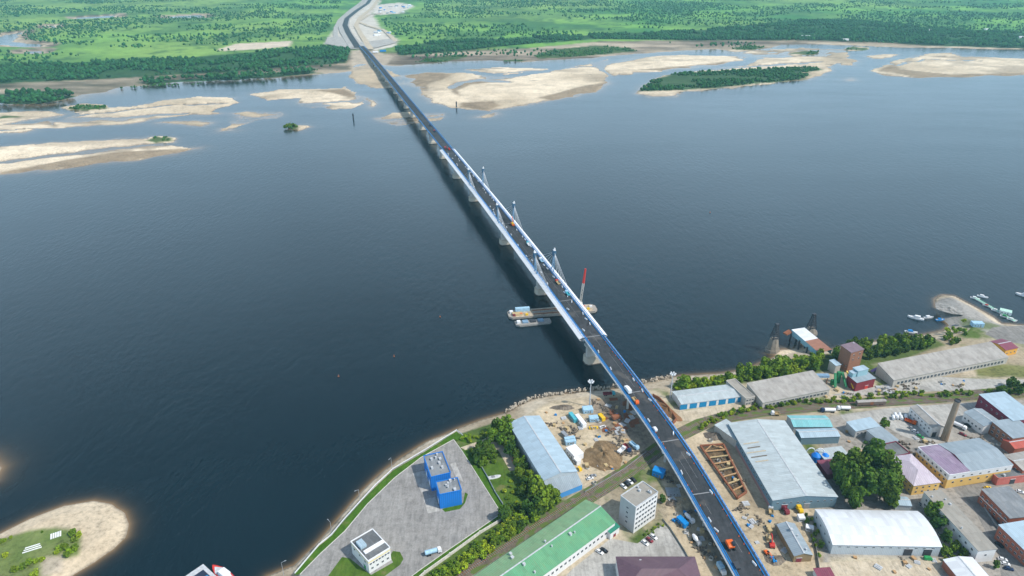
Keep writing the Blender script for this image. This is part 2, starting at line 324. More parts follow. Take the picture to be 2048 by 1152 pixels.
for ln, w_ in (([(903,176),(915,166),(960,160),(1010,163)], 14), ([(1196,122),(1204,140),(1222,152)], 10), ([(1205,128),(1300,110),(1400,106),(1500,113),(1560,112)], 22), ([(0,326),(100,312),(200,300),(300,290),(345,288)], 9),
    ([(110,242),(220,237),(300,232),(370,226)], 9), ([(600,209),(660,205),(716,200)], 8), ([(150,232),(250,222),(330,212),(460,206)], 7), ([(1275,146),(1400,141),(1520,132),(1640,124)], 12), ([(960,150),(1060,143),(1180,133)], 8), ([(1790,132),(1850,118),(1960,122)], 9), ([(740,244),(810,238),(885,234)], 6)): carve(ln, w_)
# channels and dips on the far flats
flat = (kindm == 2) & (Z > -6.1) & (Z < -3.2); Z[flat] += (fbm(X, Y, 150, 33, 4)[flat]-.52)*2.6
far = (kindm == 2) & (Z > -1); Z[far] += (fbm(X, Y, 400, 12, 3)[far]-.5)*1.5
# --- cover colour (what the ground is made of)
def inpx(poly, z=0): return sdist(P, W(poly, z))
col = np.zeros((len(P), 3)); n1 = fbm(X, Y, 45, 51, 5); n2 = fbm(X, Y, 14, 61, 4); n3 = fbm(X, Y, 260, 71, 5)
def lerp(a, b, t): t = np.clip(t, 0, 1)[:, None]; return np.asarray(a)*(1-t)+np.asarray(b)*t
sand = lerp((.50, .41, .29), (.80, .68, .51), (n3-.35)*3+(n2-.5)*.5)
wet = lerp((.20, .165, .125), (.34, .28, .21), n2)
hab = Z+6
sandc = wet*(1-np.clip((hab-.05)/.4, 0, 1))[:, None]+sand*np.clip((hab-.05)/.4, 0, 1)[:, None]
col[:] = lerp((.10, .08, .05), (.16, .13, .08), n1)
stain_ = np.clip((fbm(X, Y*1.6, 110, 37, 5)-.50)*6, 0, 1)[:, None]*np.clip((Y-800)/300, 0, 1)[:, None]
sandc = sandc*(1-stain_*.55)+np.array((.30, .24, .175))*stain_*.55
ring = (np.clip(np.sin(hab*9+n1*5)-.55, 0, 1)*.45)[:, None]; sandc = sandc*(1-ring)+np.array((.36, .29, .2))*ring
m = kindm == 3; col[m] = sandc[m]
meadow = lerp((.055, .20, .045), (.19, .40, .07), (n3-.38)*4)
n4 = np.clip((fbm(X, Y*.7, 1100, 77, 4)-.45)*5, 0, 1)[:, None]; meadow = meadow*(1-n4*.7)+np.array((.24, .36, .09))*n4*.7
n5 = np.clip((fbm(X, Y*.45, 170, 87, 5)-.53)*8, 0, 1)[:, None]; meadow = meadow*(1-n5*.6)+np.array((.045, .125, .04))*n5*.6
meadow = meadow*(1-np.clip((n1-.55)*4, 0, .7))[:, None]+np.array((.03, .10, .035))*np.clip((n1-.55)*4, 0, .7)[:, None]
brown = lerp((.13, .105, .075), (.40, .32, .235), (fbm(X, Y*2, 130, 47, 5)-.38)*4)
m = kindm == 2; edge = np.clip((hab-3.6)/1.6, 0, 1)[:, None]; low = np.clip((hab-.5)/1.2, 0, 1)[:, None]
fc = (sandc*(1-low)+brown*low)*(1-edge)+meadow*edge; col[m] = fc[m]
def paint(poly, a, b, soft=3., k=1., z=0., nz=None):
    s = inpx(poly, z); t = np.clip(s/soft+.5+(n2-.5)*1.5, 0, 1)*k
    c = lerp(a, b, (n2 if nz is None else nz)); col[:] = col*(1-t[:, None])+c*t[:, None]
G1, G2 = (.06, .11, .02), (.13, .18, .045)
m = kindm == 1
dirtg = lerp((.30, .25, .17), (.50, .43, .32), (n1-.3)*2.5); gg = lerp(G1, G2, n2)
tt = np.clip((fbm(X, Y, 25, 81, 4)-.54)*7, 0, 1)[:, None]
near = dirtg*(1-tt)+gg*tt
bank = lerp((.36, .29, .2), (.62, .54, .42), (n2-.2)*1.6); rk = np.clip(hab/5.5, 0, 1)[:, None]
near = np.where(rk < .98, bank*np.where(hab[:, None] < .5, .45, 1), near); col[m] = near[m]
exec_paint = []
# near bank: built-up district, verges, dirt
paint([(1640,835),(1770,817),(1970,802),(2600,760),(2600,1500),(1640,1300)], (.27,.25,.22), (.40,.37,.33), 4)
paint([(924,902),(965,893),(1000,905),(1012,925),(1055,960),(1112,1003),(1160,1000),(1100,1040),(1040,1070),(900,1152),(860,1200),(760,1200),(1003,1030)], G1, G2, 3)
paint([(880,885),(905,866),(960,846),(1010,832),(1030,850),(1050,900),(1000,900),(935,885)], G1, G2, 3)
paint([(1340,785),(1440,752),(1560,722),(1640,705),(1700,690),(1860,672),(1890,690),(1800,720),(1640,745),(1500,765),(1345,795)], G1, (.12,.15,.05), 3)
paint([(1945,724),(2048,732),(2400,725),(2400,752),(2048,757),(1955,752)], (.14,.16,.05), (.24,.24,.10), 3)
paint([(1300,918),(1420,850),(1520,817),(1640,805),(1770,795),(1960,783),(2400,745),(2400,790),(1970,800),(1770,812),(1640,822),(1500,836),(1430,850),(1330,940)], (.11,.12,.05), (.24,.20,.12), 3)
paint([(1070,818),(1110,795),(1230,783),(1300,790),(1330,830),(1420,860),(1500,930),(1560,1020),(1645,1025),(1645,1125),(1600,1300),(1400,1300),(1375,1115),(1330,1045),(1335,990),(1300,925),(1190,985),(1150,970)], (.36,.29,.19), (.62,.52,.37), 3)
paint([(1180,800),(1250,790),(1300,850),(1330,900),(1300,925),(1270,880),(1200,860)], (.12,.10,.08), (.34,.28,.22), 8, .85)
paint([(1330,915),(1345,960),(1400,1060),(1440,1152),(1480,1152),(1420,1010),(1360,920)], (.14,.12,.10), (.28,.24,.19), 5, .8)
paint([(1410,900),(1450,880),(1480,950),(1540,1030),(1500,1020),(1450,950)], (.10,.08,.06), (.35,.27,.17), 6, .6)
paint([(1660,1115),(1885,1115),(1870,1200),(1660,1200)], (.42,.36,.25), (.62,.55,.42), 3)
paint([(1870,597),(1884,588),(1908,590),(1952,613),(1990,640),(2048,655),(2048,665),(1985,670),(1940,650),(1900,645),(1875,620)], (.22,.21,.19), (.42,.40,.37), 3)
paint([(1945,640),(2000,650),(1990,660),(1930,655),(1920,632)], G1, G2, 4, .7)
paint([(0,1078),(60,1061),(112,1055),(140,1058),(163,1076),(156,1110),(122,1118),(95,1152),(60,1200),(-200,1300),(-150,1150)], (.07,.14,.02), (.20,.24,.08), 3, .95, -4)
paint([(88,1120),(125,1115),(118,1140),(85,1156)], (.34,.28,.22), (.5,.43,.34), 3, .9, -4)
# far bank: bare earth round the approach road, brown flats, forest floor
paint([(650,88),(662,68),(676,50),(700,25),(735,-5),(765,-5),(745,28),(765,60),(795,78),(790,92),(755,100),(700,98)], (.46,.42,.36), (.70,.66,.58), 20)
paint([(735,12),(800,5),(830,12),(800,27),(750,30)], (.5,.45,.38), (.7,.66,.6), 30)
paint([(750,100),(790,112),(820,130),(740,132),(700,140),(702,100)], (.36,.30,.23), (.55,.47,.36), 20)
paint([(435,99),(470,88),(582,82),(582,92),(520,98),(440,102)], (.55,.46,.36), (.66,.57,.45), 15)
paint([(0,168),(250,158),(450,148),(690,130),(690,140),(430,158),(230,174),(150,190),(0,184)], (.10,.085,.07), (.30,.24,.18), 10, .85)
wetp = [[(800,152),(860,145),(905,150),(885,160),(862,166),(848,180),(842,172),(806,166)],[(903,166),(960,157),(1010,160),(940,170),(915,182),(922,194),(902,186)],[(922,206),(990,203),(1000,212),(975,222),(918,214)],[(1075,197),(1170,172),(1217,163),(1192,185),(1110,202)],
 [(150,318),(250,303),(395,297),(360,309),(280,319),(180,331),(80,343),(0,351),(0,345)],[(620,182),(690,178),(712,190),(700,196),(660,186)],[(1280,140),(1480,122),(1500,128),(1330,142)],[(1755,142),(1790,127),(1800,140),(1900,150),(2048,146),(2048,152),(1840,157)]]
for wp_ in wetp: paint(wp_, (.20,.15,.10), (.38,.30,.205), 10, .95, -5.5)
stk = np.clip((fbm(X*.35, Y*1.6, 90, 59, 5)-.32)*2.6, 0, 1)
paint([(790,112),(900,106),(1060,98),(1200,85),(1400,81),(1560,84),(1640,86),(1520,97),(1400,100),(1280,105),(1170,116),(1050,121),(930,121),(830,130),(770,130)], (.10,.08,.06), (.52,.43,.32), 10, .92, -4, stk)
paint([(-300,172),(0,164),(250,156),(450,147),(700,128),(700,142),(560,156),(330,168),(235,178),(160,192),(0,190),(-300,192)], (.07,.07,.045), (.46,.38,.28), 10, .9, -4, stk)
FORC = ((.016,.065,.022), (.04,.11,.035))
forest = [[(-300,138),(0,130),(150,125),(350,117),(560,100),(650,93),(700,97),(695,122),(600,130),(430,143),(200,156),(0,166),(-300,172)],
 [(-300,190),(0,184),(100,182),(145,186),(150,196),(90,204),(0,208),(-300,214)],[(275,160),(440,150),(620,136),(640,142),(500,155),(300,166)],
 [(790,98),(860,84),(1000,77),(1150,71),(1400,60),(1520,50),(1640,38),(1780,46),(1900,58),(2048,66),(2400,70),(2400,96),(2048,94),(1850,88),(1750,82),(1600,78),(1400,80),(1200,78),(1090,85),(1000,93),(900,103),(800,110)],
 [(1305,160),(1345,148),(1390,144),(1540,137),(1625,134),(1645,140),(1610,146),(1620,152),(1600,159),(1420,176),(1370,180),(1310,182),(1278,182),(1290,172)]]
scrub = [[(1065,112),(1100,102),(1190,92),(1255,96),(1275,102),(1170,112),(1080,117)],[(830,124),(870,115),(930,110),(935,114),(880,124)],[(1460,98),(1490,91),(1532,94),(1500,100)],[(1576,107),(1610,101),(1640,104),(1628,109)],
 [(1690,99),(1702,94),(1738,97),(1733,101)],[(135,218),(160,210),(212,212),(218,217),(170,221)],[(291,281),(310,273),(340,275),(345,281),(310,285)],[(575,257),(585,250),(596,253),(592,261),(580,261)],[(230,178),(330,168),(430,163),(440,167),(330,173)],[(0,229),(50,232),(0,236)],[(1005,120),(1045,118),(1045,122),(1010,125)]]
for f_ in forest: paint(f_, FORC[0], FORC[1], 15, .95, 0 if f_ is not forest[4] else -4.4)
for f_ in scrub: paint(f_, (.04,.09,.02), (.08,.13,.04), 8, .95, -4.5)
def grid_mesh(name, Zv, keep=None):
    me = bpy.data.meshes.new(name); V = np.stack([X, Y, Zv], 1).astype(np.float32)
    idx = np.arange(ny*nx).reshape(ny, nx); q = np.stack([idx[1:, :-1], idx[1:, 1:], idx[:-1, 1:], idx[:-1, :-1]], -1).reshape(-1, 4)
    if keep is not None: q = q[keep[q].any(1)]
    used = np.unique(q); remap = np.zeros(ny*nx, np.int64); remap[used] = np.arange(len(used)); q = remap[q]; V = V[used]
    me.vertices.add(len(V)); me.vertices.foreach_set('co', V.ravel()); me.loops.add(q.size); me.polygons.add(len(q))
    me.loops.foreach_set('vertex_index', q.ravel().astype(np.int32)); me.polygons.foreach_set('loop_start', np.arange(0, q.size, 4, dtype=np.int32))
    me.polygons.foreach_set('use_smooth', np.ones(len(q), bool)); me.update(); me.validate()
    o = bpy.data.objects.new(name, me); C.objects.link(o); tag(o, kind='structure'); return o, used
def vcol(o, name, c):
    a = o.data.color_attributes.new(name, 'FLOAT_COLOR', 'POINT'); full = np.ones((len(c), 4), np.float32); full[:, :3] = c
    a.data.foreach_set('color', full.ravel())
go, used = grid_mesh('ground', Z)
vcol(go, 'cover', col[used])
m, nt, b = base('ground_cover', .95, 0, .1)
va = nt.nodes.new('ShaderNodeVertexColor'); va.layer_name = 'cover'
f = math_(nt, 'ADD', math_(nt, 'MULTIPLY', noise(nt, 'Object', .35, 5, .7), .6), math_(nt, 'MULTIPLY', noise(nt, 'Object', .02, 6, .75), .4))
nt.links.new(mixc(nt, 1., va.outputs[0], ramp(nt, f, [(.36, .52), (.48, .95), (.66, 1.28)]), 'MULTIPLY'), b.inputs['Base Color'])
bp = nt.nodes.new('ShaderNodeBump'); bp.inputs['Strength'].default_value = .5; bp.inputs['Distance'].default_value = .5
nt.links.new(noise(nt, 'Object', .9, 5, .7), bp.inputs['Height']); nt.links.new(bp.outputs[0], b.inputs['Normal']); go.data.materials.append(m)
# --- water
depth = -6-Z
wo, used = grid_mesh('water', np.full(len(P), -6.0), depth > -.6)
sh = np.exp(-np.maximum(depth, 0)/.6); sh2 = np.exp(-np.maximum(depth, 0)/1.6)
vcol(wo, 'shallow', np.stack([sh, sh2, sh], 1)[used])
m, nt, b = base('river_water', .18, 0, .5)
va = nt.nodes.new('ShaderNodeVertexColor'); va.layer_name = 'shallow'; sp = nt.nodes.new('ShaderNodeSeparateColor'); nt.links.new(va.outputs[0], sp.inputs[0])
big = noise(nt, 'Object', .004, 5, .6)
deep = ramp(nt, big, [(.35, (.003, .011, .017)), (.65, (.006, .017, .025))])
c1 = mixc(nt, math_(nt, 'MULTIPLY', sp.outputs[1], .8), deep, (.055, .045, .028))
c1 = mixc(nt, math_(nt, 'MULTIPLY', sp.outputs[0], .85), c1, (.26, .17, .09))
mps = nt.nodes.new('ShaderNodeMapping'); tcs = nt.nodes.new('ShaderNodeTexCoord'); nt.links.new(tcs.outputs['Object'], mps.inputs[0]); mps.inputs['Rotation'].default_value = (0, 0, R(-12)); mps.inputs['Scale'].default_value = (.25, 1, 1)
strk = noise(nt, None, .012, 8, .75, mps.outputs[0]); nt.links.new(ramp(nt, strk, [(.36, .16), (.64, .215)]), b.inputs['Roughness'])
nt.links.new(c1, b.inputs['Base Color']); b.inputs['IOR'].default_value = 1.33
tc = nt.nodes.new('ShaderNodeTexCoord'); mp = nt.nodes.new('ShaderNodeMapping'); nt.links.new(tc.outputs['Object'], mp.inputs[0])
mp.inputs['Rotation'].default_value = (0, 0, R(-25)); mp.inputs['Scale'].default_value = (1, .45, 1)
wv = math_(nt, 'ADD', noise(nt, None, .22, 3, .6, mp.outputs[0]), math_(nt, 'MULTIPLY', noise(nt, None, .8, 2, .5, mp.outputs[0]), .25))
bp = nt.nodes.new('ShaderNodeBump'); bp.inputs['Distance'].default_value = .55
nt.links.new(ramp(nt, noise(nt, None, .005, 7, .7, mp.outputs[0]), [(.36, .28), (.64, .85)]), bp.inputs['Strength'])
nt.links.new(wv, bp.inputs['Height']); nt.links.new(bp.outputs[0], b.inputs['Normal']); wo.data.materials.append(m)

# ------------------------------------------------------------------ paved sheets, kerbs, paths
def sheet(name, poly, mat, z, zt=0.):
    pts = [at(x, y, zt) for x, y in poly]; mb = MB(); bm = bmesh.new()
    vs = [bm.verts.new((p.x, p.y, z)) for p in pts]; fc_ = bm.faces.new(vs)
    if fc_.normal.z < 0 or fc_.calc_area() >= 0:
        bm.normal_update()
        if fc_.normal.z < 0: fc_.normal_flip()
    bmesh.ops.triangulate(bm, faces=bm.faces[:]); me = bpy.data.meshes.new(name); bm.to_mesh(me); bm.free()
    me.materials.append(mat); o = bpy.data.objects.new(name, me); C.objects.link(o); return tag(o, kind='structure')
def off(pts, i, w_):
    a = pts[max(i-1, 0)]; b = pts[min(i+1, len(pts)-1)]; d = (b-a); d.z = 0; d.normalize(); return Vector((-d.y, d.x, 0))*w_
def ribbon(name, poly, w_, mat, z=None, zt=0., th=None):
    pts = [p if isinstance(p, Vector) else at(p[0], p[1], zt) for p in poly]; mb = MB(); s = 0
    for i in range(len(pts)-1):
        a, b = pts[i], pts[i+1]; za = a.z if z is None else z; zb = b.z if z is None else z
        oa, ob = off(pts, i, w_/2), off(pts, i+1, w_/2); q = [a-oa, b-ob, b+ob, a+oa]; q = [(p.x, p.y, h_) for p, h_ in zip(q, (za, zb, zb, za))]
        mb.poly(q[::1] if True else q, 0)
        if th:
            for k, l in ((0, 1), (2, 3)): mb.poly([(q[k][0], q[k][1], q[k][2]-th), (q[l][0], q[l][1], q[l][2]-th), q[l], q[k]], 0)
    return mb.build(name, mat)
sheet('yard', [(907,879),(924,902),(1003,1027),(888,1106),(840,1140),(790,1175),(580,1175),(600,1149),(640,1108),(690,1062),(735,1008),(790,955),(842,915)], M_conc, .03)
sheet('verge', [(588,1150),(638,1092),(663,1072),(690,1040),(717,1010),(750,975),(786,941),(847,905),(913,863),(935,880),(932,886),(912,880),(907,879),(842,915),(790,955),(735,1008),(690,1062),(640,1108),(600,1149)], M_lawn, .05)
sheet('verge', [(924,902),(938,899),(962,930),(1007,1008),(1030,1026),(900,1106),(845,1146),(820,1170),(800,1170),(840,1140),(888,1106),(1003,1027)], M_lawn, .055)
sheet('lawn', [(640,1175),(657,1151),(684,1114),(700,1117),(742,1150),(786,1125),(780,1112),(786,1102),(800,1104),(807,1118),(800,1130),(770,1152),(750,1175)], M_grass, .06)
sheet('lawn', [(884,1018),(926,1006),(930,985),(936,988),(930,1006),(920,1018),(890,1024)], M_lawn, .06)
sheet('lawn', [(962,933),(999,923),(1022,948),(1045,975),(1050,1005),(1007,1010)], M_grass, .05)
sheet('sand_path', [(921,895),(968,879),(988,864),(1005,885),(1030,915),(1034,940),(1020,942),(996,900),(965,892),(930,900)], M_path, .06)
sheet('car_park', [(1105,1180),(1144,1139),(1221,1077),(1275,1087),(1325,1047),(1336,1056),(1365,1099),(1400,1150),(1420,1180)], M_conc2, .04)
sheet('loading_yard', [(1660,790),(1728,779),(1790,764),(1850,752),(1945,757),(2060,760),(2300,758),(2300,768),(2060,768),(1958,779),(1860,783),(1790,786),(1700,792)], M_conc2, .03)
sheet('loading_yard', [(1360,824),(1500,800),(1620,795),(1620,800),(1505,812),(1390,843),(1350,840)], M_path, .03)
sheet('service_road', [(1680,830),(1770,817),(1960,804),(2000,830),(1900,850),(1880,880),(1860,890),(1800,870),(1760,845),(1690,842)], M_conc2, .035)
sheet('street', [(1912,985),(1984,975),(1978,1000),(2030,1080),(2080,1150),(2080,1200),(2010,1200),(1996,1110),(1945,1012)], M_asph, .04)
sheet('street', [(1800,900),(1870,890),(1895,960),(1912,985),(1984,975),(2060,962),(2060,950),(1990,962),(1900,975),(1850,935)], M_asph, .036)
sheet('quay', [(1985,655),(2060,650),(2300,645),(2300,700),(2060,690),(2000,682),(1970,668)], M_asph, .03)
sheet('gravel_lot', [(1640,1125),(1885,1118),(1872,1150),(1880,1200),(1640,1200)], M_path, .035)
# kerb around the yard
for nm, poly in (('kerb', [(600,1149),(640,1108),(690,1062),(735,1008),(790,955),(842,915),(907,879)]), ('kerb', [(907,879),(924,902),(1003,1027),(888,1106),(840,1140),(800,1170)])):
    pts = [at(x, y) for x, y in poly]; mb = MB()
    for a, b_ in zip(pts, pts[1:]): mb.beam(a+Vector((0, 0, .08)), b_+Vector((0, 0, .08)), .35, .2)
    struct(nm, mb, M_offw)
# railway
rail = [at(x, y) for x, y in [(860,1195),(930,1145),(1060,1058),(1130,1014),(1180,984),(1245,944),(1300,905),(1345,872),(1400,845),(1450,831),(1520,820),(1640,809),(1770,800),(1900,791),(2048,777),(2300,745)]]
tag(ribbon('railway_bed', rail, 8, M_ballast, z=.05), kind='structure')
for k, o_ in enumerate((0, 5.5)):
    if k: line = [p+off(rail, i, -o_) for i, p in enumerate(rail)]; line = line[3:]
    else: line = rail
    if k: tag(ribbon('railway_bed', line, 4, M_ballast, z=.045), kind='structure')
    t = empty('railway_track', line[0], 0, 'rusty railway track running past the tree belt and under the bridge' if not k else 'second railway track beside the long one, north of the green roofed building', 'railway track')
    for sgn in (-.76, .76):
        mb = MB(); pp = [p+off(line, i, sgn)-line[0] for i, p in enumerate(line)]
        for a, b_ in zip(pp, pp[1:]): mb.beam(a+Vector((0, 0, .3)), b_+Vector((0, 0, .3)), .16, .16)
        mb.build('rail', M_rust, t)
    mb = MB()
    for i in range(len(line)-1):
        L = (line[i+1]-line[i]).length; d = (line[i+1]-line[i]).normalized(); sx = Vector((-d.y, d.x, 0))
        for j in range(int(L/1.2)):
            c = line[i]-line[0]+d*(j*1.2); mb.beam(c-sx*1.3+Vector((0, 0, .14)), c+sx*1.3+Vector((0, 0, .14)), .3, .16)
    tag(mb.build('sleepers', M_grey, t), kind='stuff')
# far approach roads
tag(ribbon('approach_road', [(716,97),(706,82),(696,66),(690,52),(694,38),(714,22),(735,8),(743,-4),(752,-18)], 22, M_deck, z=3.2, th=3.2), kind='structure')
tag(ribbon('approach_verge', [(713,97),(703,82),(692,66),(687,52),(691,38),(711,22),(732,8),(741,-4),(750,-18)], 46, M_conc2, z=3.0, th=3), kind='structure')
tag(ribbon('slip_road', [(676,88),(671,70),(672,56),(680,40),(700,22),(722,6),(735,-8)], 18, M_conc2, z=2.2), kind='structure')
tag(ribbon('slip_road', [(742,100),(722,70),(712,52),(720,36),(745,16),(756,0),(765,-14)], 20, M_path, z=2.2), kind='structure')
tag(ribbon('dirt_track', [(792,84),(770,62),(735,52),(716,44),(738,30),(765,27)], 16, M_path, z=2.1), kind='structure')
sheet('work_site', [(650,88),(655,76),(690,74),(700,86),(735,84),(785,78),(794,86),(750,97),(700,99)], M_conc2, 2.0)
# ------------------------------------------------------------------ the big bridge
ctrl = [(129,120,5),(128,160,6),(126,205,7),(121,244,8),(113,284,9),(103,337,11),(86.5,396,13),(66,466,14.6),(44.5,540,16),(12.5,650,17.6),(-26,783,18.2),(-66.5,922,17.6),(-103,1047,16.4),(-217,1438,12.6),(-352,1903,8),(-430,2170,5),(-505,2410,3.4)]
cy = np.array([c[1] for c in ctrl], float); yy = np.arange(120, 2410, 2.0)
cxv = np.interp(yy, cy, [c[0] for c in ctrl]); czv = np.interp(yy, cy, [c[2] for c in ctrl])
ker = np.ones(31)/31
cxv = np.convolve(np.pad(cxv, 15, 'reflect', reflect_type='odd'), ker, 'valid'); czv = np.convolve(np.pad(czv, 15, 'reflect', reflect_type='odd'), ker, 'valid')
def bc(y): return Vector((float(np.interp(y, yy, cxv)), y, float(np.interp(y, yy, czv))))
def bdir(y):
    d = bc(y+2)-bc(y-2); d.z = 0; return d.normalized()
def bp_(y, o, dz=0):          # point on the bridge at station y, offset o to the right, dz over the deck
    d = bdir(y); r = Vector((d.y, -d.x, 0)); return bc(y)+r*o+Vector((0, 0, dz))
def sweep(mb, y0, y1, prof, m=0, step=14, closed=False):
    st = list(np.arange(y0, y1, step))+[y1]; s = 0; last = None
    for y in st:
        row = [bp_(float(y), o, dz) for o, dz in prof]
        if last:
            n = len(prof)
            for k in range(n if closed else n-1):
                l = (k+1) % n; mb.poly([last[k], row[k], row[l], last[l]], m if not isinstance(m, list) else m[k], [(s, k), (s+step, k), (s+step, l), (s, l)])
            s += step
        last = row
bridge = empty('road_bridge', (0, 0, 0), 0, 'very long river road bridge with blue railings, white edge girders and short cable masts', 'bridge')
mb = MB(); sweep(mb, 120, 2409, [(-6.4,0),(6.4,0)]); mb.build('carriageway', M_deck, bridge)
mb = MB(); sweep(mb, 120, 2409, [(-8.2,-.5),(-8.2,.22),(-6.4,.22),(-6.4,-.02),(6.4,-.02),(6.4,.22),(8.2,.22),(8.2,-.5)], closed=True); mb.build('deck_slab', plain('walkway_surface', (.10, .12, .15)), bridge)
for s_ in (-1, 1):
    mb = MB(); sweep(mb, 120, 470, [(s_*4.6-1.3,-.55),(s_*4.6-1.3,-2.6),(s_*4.6+1.3,-2.6),(s_*4.6+1.3,-.55)]); mb.build('girder', M_bluegrey, bridge); mb = MB()
    sweep(mb, 1010, 2409, [(s_*4.6-1.4,-.55),(s_*4.6-1.4,-3.2),(s_*4.6+1.4,-3.2),(s_*4.6+1.4,-.55)]); mb.build('girder', M_bluegrey, bridge)
    mb = MB(); sweep(mb, 470, 1010, [(s_*2.5,-.55),(s_*3.4,-3.6),(s_*7.0,-3.6),(s_*8.25,-.6)]); mb.build('girder', M_steel, bridge)
    mb = MB(); sweep(mb, 470, 1035, [(s_*7.4,.3),(s_*9.4,.32),(s_*12.0,-1.0),(s_*11.6,-1.9),(s_*8.4,-3.4),(s_*7.4,.25)]); mb.build('edge_fairing', M_white, bridge)
    # kerb + railing
    mb = MB(); sweep(mb, 120, 2409, [(s_*6.35,.02),(s_*6.35,.55),(s_*6.65,.55),(s_*6.65,.24)]); mb.build('crash_barrier', M_blue, bridge)
    mb = MB()
    for dz in (.65, 1.45): sweep(mb, 120, 2409, [(s_*7.95,.22+dz-.09),(s_*7.95,.22+dz+.09),(s_*8.2,.22+dz+.09),(s_*8.2,.22+dz-.09)], closed=True)
    sweep(mb, 120, 468, [(s_*8.22,-.6),(s_*8.22,.2),(s_*8.3,.2),(s_*8.3,-.6)], closed=True)
    y = 124.
    while y < 1200:
        mb.box(tuple(bp_(y, s_*8.05, .22)), (.22, .22, 1.35)); y += 4
    mb.build('railing', M_blue, bridge)
    mb = MB(); sweep(mb, 120, 468, [(s_*8.35,.45),(s_*8.7,.45),(s_*8.7,-.7),(s_*8.35,-.7)], closed=True); mb.build('edge_beam', M_white, bridge)
for y in (238, 300, 345, 396, 470, 530, 712, 1010):
    mb = MB(); sweep(mb, y, y+.7, [(-6.3,.02),(6.3,.02)], step=1); mb.build('expansion_joint', M_grey, bridge)
rj = random.Random(3)
for y in range(150, 2380, 9):     # faint resurfacing seams
    if rj.random() < .35: o_ = rj.choice((-2.1, 0, 2.1)); mb = MB(); sweep(mb, y, y+rj.uniform(4, 30), [(o_-.06,.012),(o_+.06,.012)], step=6); mb.build('paving_seam', M_grey, bridge)
piers = [236,286,340,396,466,588,712,859,959,1063,1157,1255,1360,1446,1526,1606,1686,1766,1846,1926,2006,2086,2166,2246]
for y in piers:
    c = bc(y); gz = 0 if y < 410 or y > 2130 else -6
    q = math.atan2(bdir(y).y, bdir(y).x)-math.pi/2; big = y in (466, 588, 712, 859, 959)
    top = c.z-3.5-gz if y > 465 else c.z-2.7-gz
    mb = MB()
    mb.box((0, 0, 0), (14 if big else 12, 3.6 if big else 2.6, top-1.6)); mb.box((0, 0, top-1.6), (17, 4.2 if big else 3.2, 1.6))
    if gz == 0: mb = MB(); [mb.cyl((sx, 0, 0), (sx, 0, top-1.2), .9, n=10) for sx in (-5, 0, 5)]; mb.box((0, 0, top-1.2), (15, 2.2, 1.2))
    p = mb.build('pier', M_pier, bridge, (c.x, c.y, gz)); p.rotation_euler.z = q
    if gz < 0:
        mb = MB(); wf = 8.6 if big else 7.2; df = 5 if big else 4; hf = 6.0 if big else 4.2
        P_ = [(-wf, -df*.5), (-wf+1.6, -df), (wf-1.6, -df), (wf, -df*.5), (wf, df*.5), (wf-1.6, df), (-wf+1.6, df), (-wf, df*.5)]
        mb.prism(P_, .9, hf); mb.build('pier_footing', wallm('tan_concrete', (.58, .52, .42), (.36, .27, .17), stain=.7), p, (0, 0, 0))
        mb = MB(); mb.prism([(a*1.04, b_*1.04) for a, b_ in P_], -1.5, .9); mb.build('waterline_band', plain('wet_concrete', (.10, .08, .065)), p, (0, 0, 0))
for y in (588, 718, 853):
    for s_ in (-1, 1):
        b0 = bp_(y, s_*8.6, .3); q = math.atan2(bdir(y).y, bdir(y).x)-math.pi/2
        mb = MB(); hgt = 17.5
        for e_ in (-3.0, 3.0): mb.beam((0, e_, 0), (s_*1.0, e_*.25, hgt), .8, .8)
        for zz in (4, 8, 12): mb.beam((s_*zz/17, -3+zz*.15, zz), (s_*zz/17, 3-zz*.15, zz), .6, .6)
        mast = mb.build('mast', M_bluegrey, bridge, b0); mast.rotation_euler.z = q
        mb = MB(); mb.box((s_*1.0, 0, hgt-2.0), (2.6, 3.6, 4.6)); mb.build('mast_head', plain('mast_head_steel', (.05, .13, .22)), mast)
        mb = MB(); mb.box((s_*1.0, 0, hgt+3.1), (2.2, 2.8, .6)); mb.box((s_*1.3, 0, hgt+3.7), (1.0, 1.2, 1.6)); mb.build('mast_cap', M_white, mast)
        mb = MB()
        for k in range(5): mb.cyl((s_*1.0, -1.2, hgt-.5+.4*k), (s_*.1, -(12+7.5*k), .6), .15, n=5, cap=False)
        for k in range(4): mb.cyl((s_*1.0, 1.2, hgt-.5+.4*k), (s_*.1, 12+8*k, .6), .12, n=5, cap=False)
        mb.build('stay_cable', M_lgrey, mast)

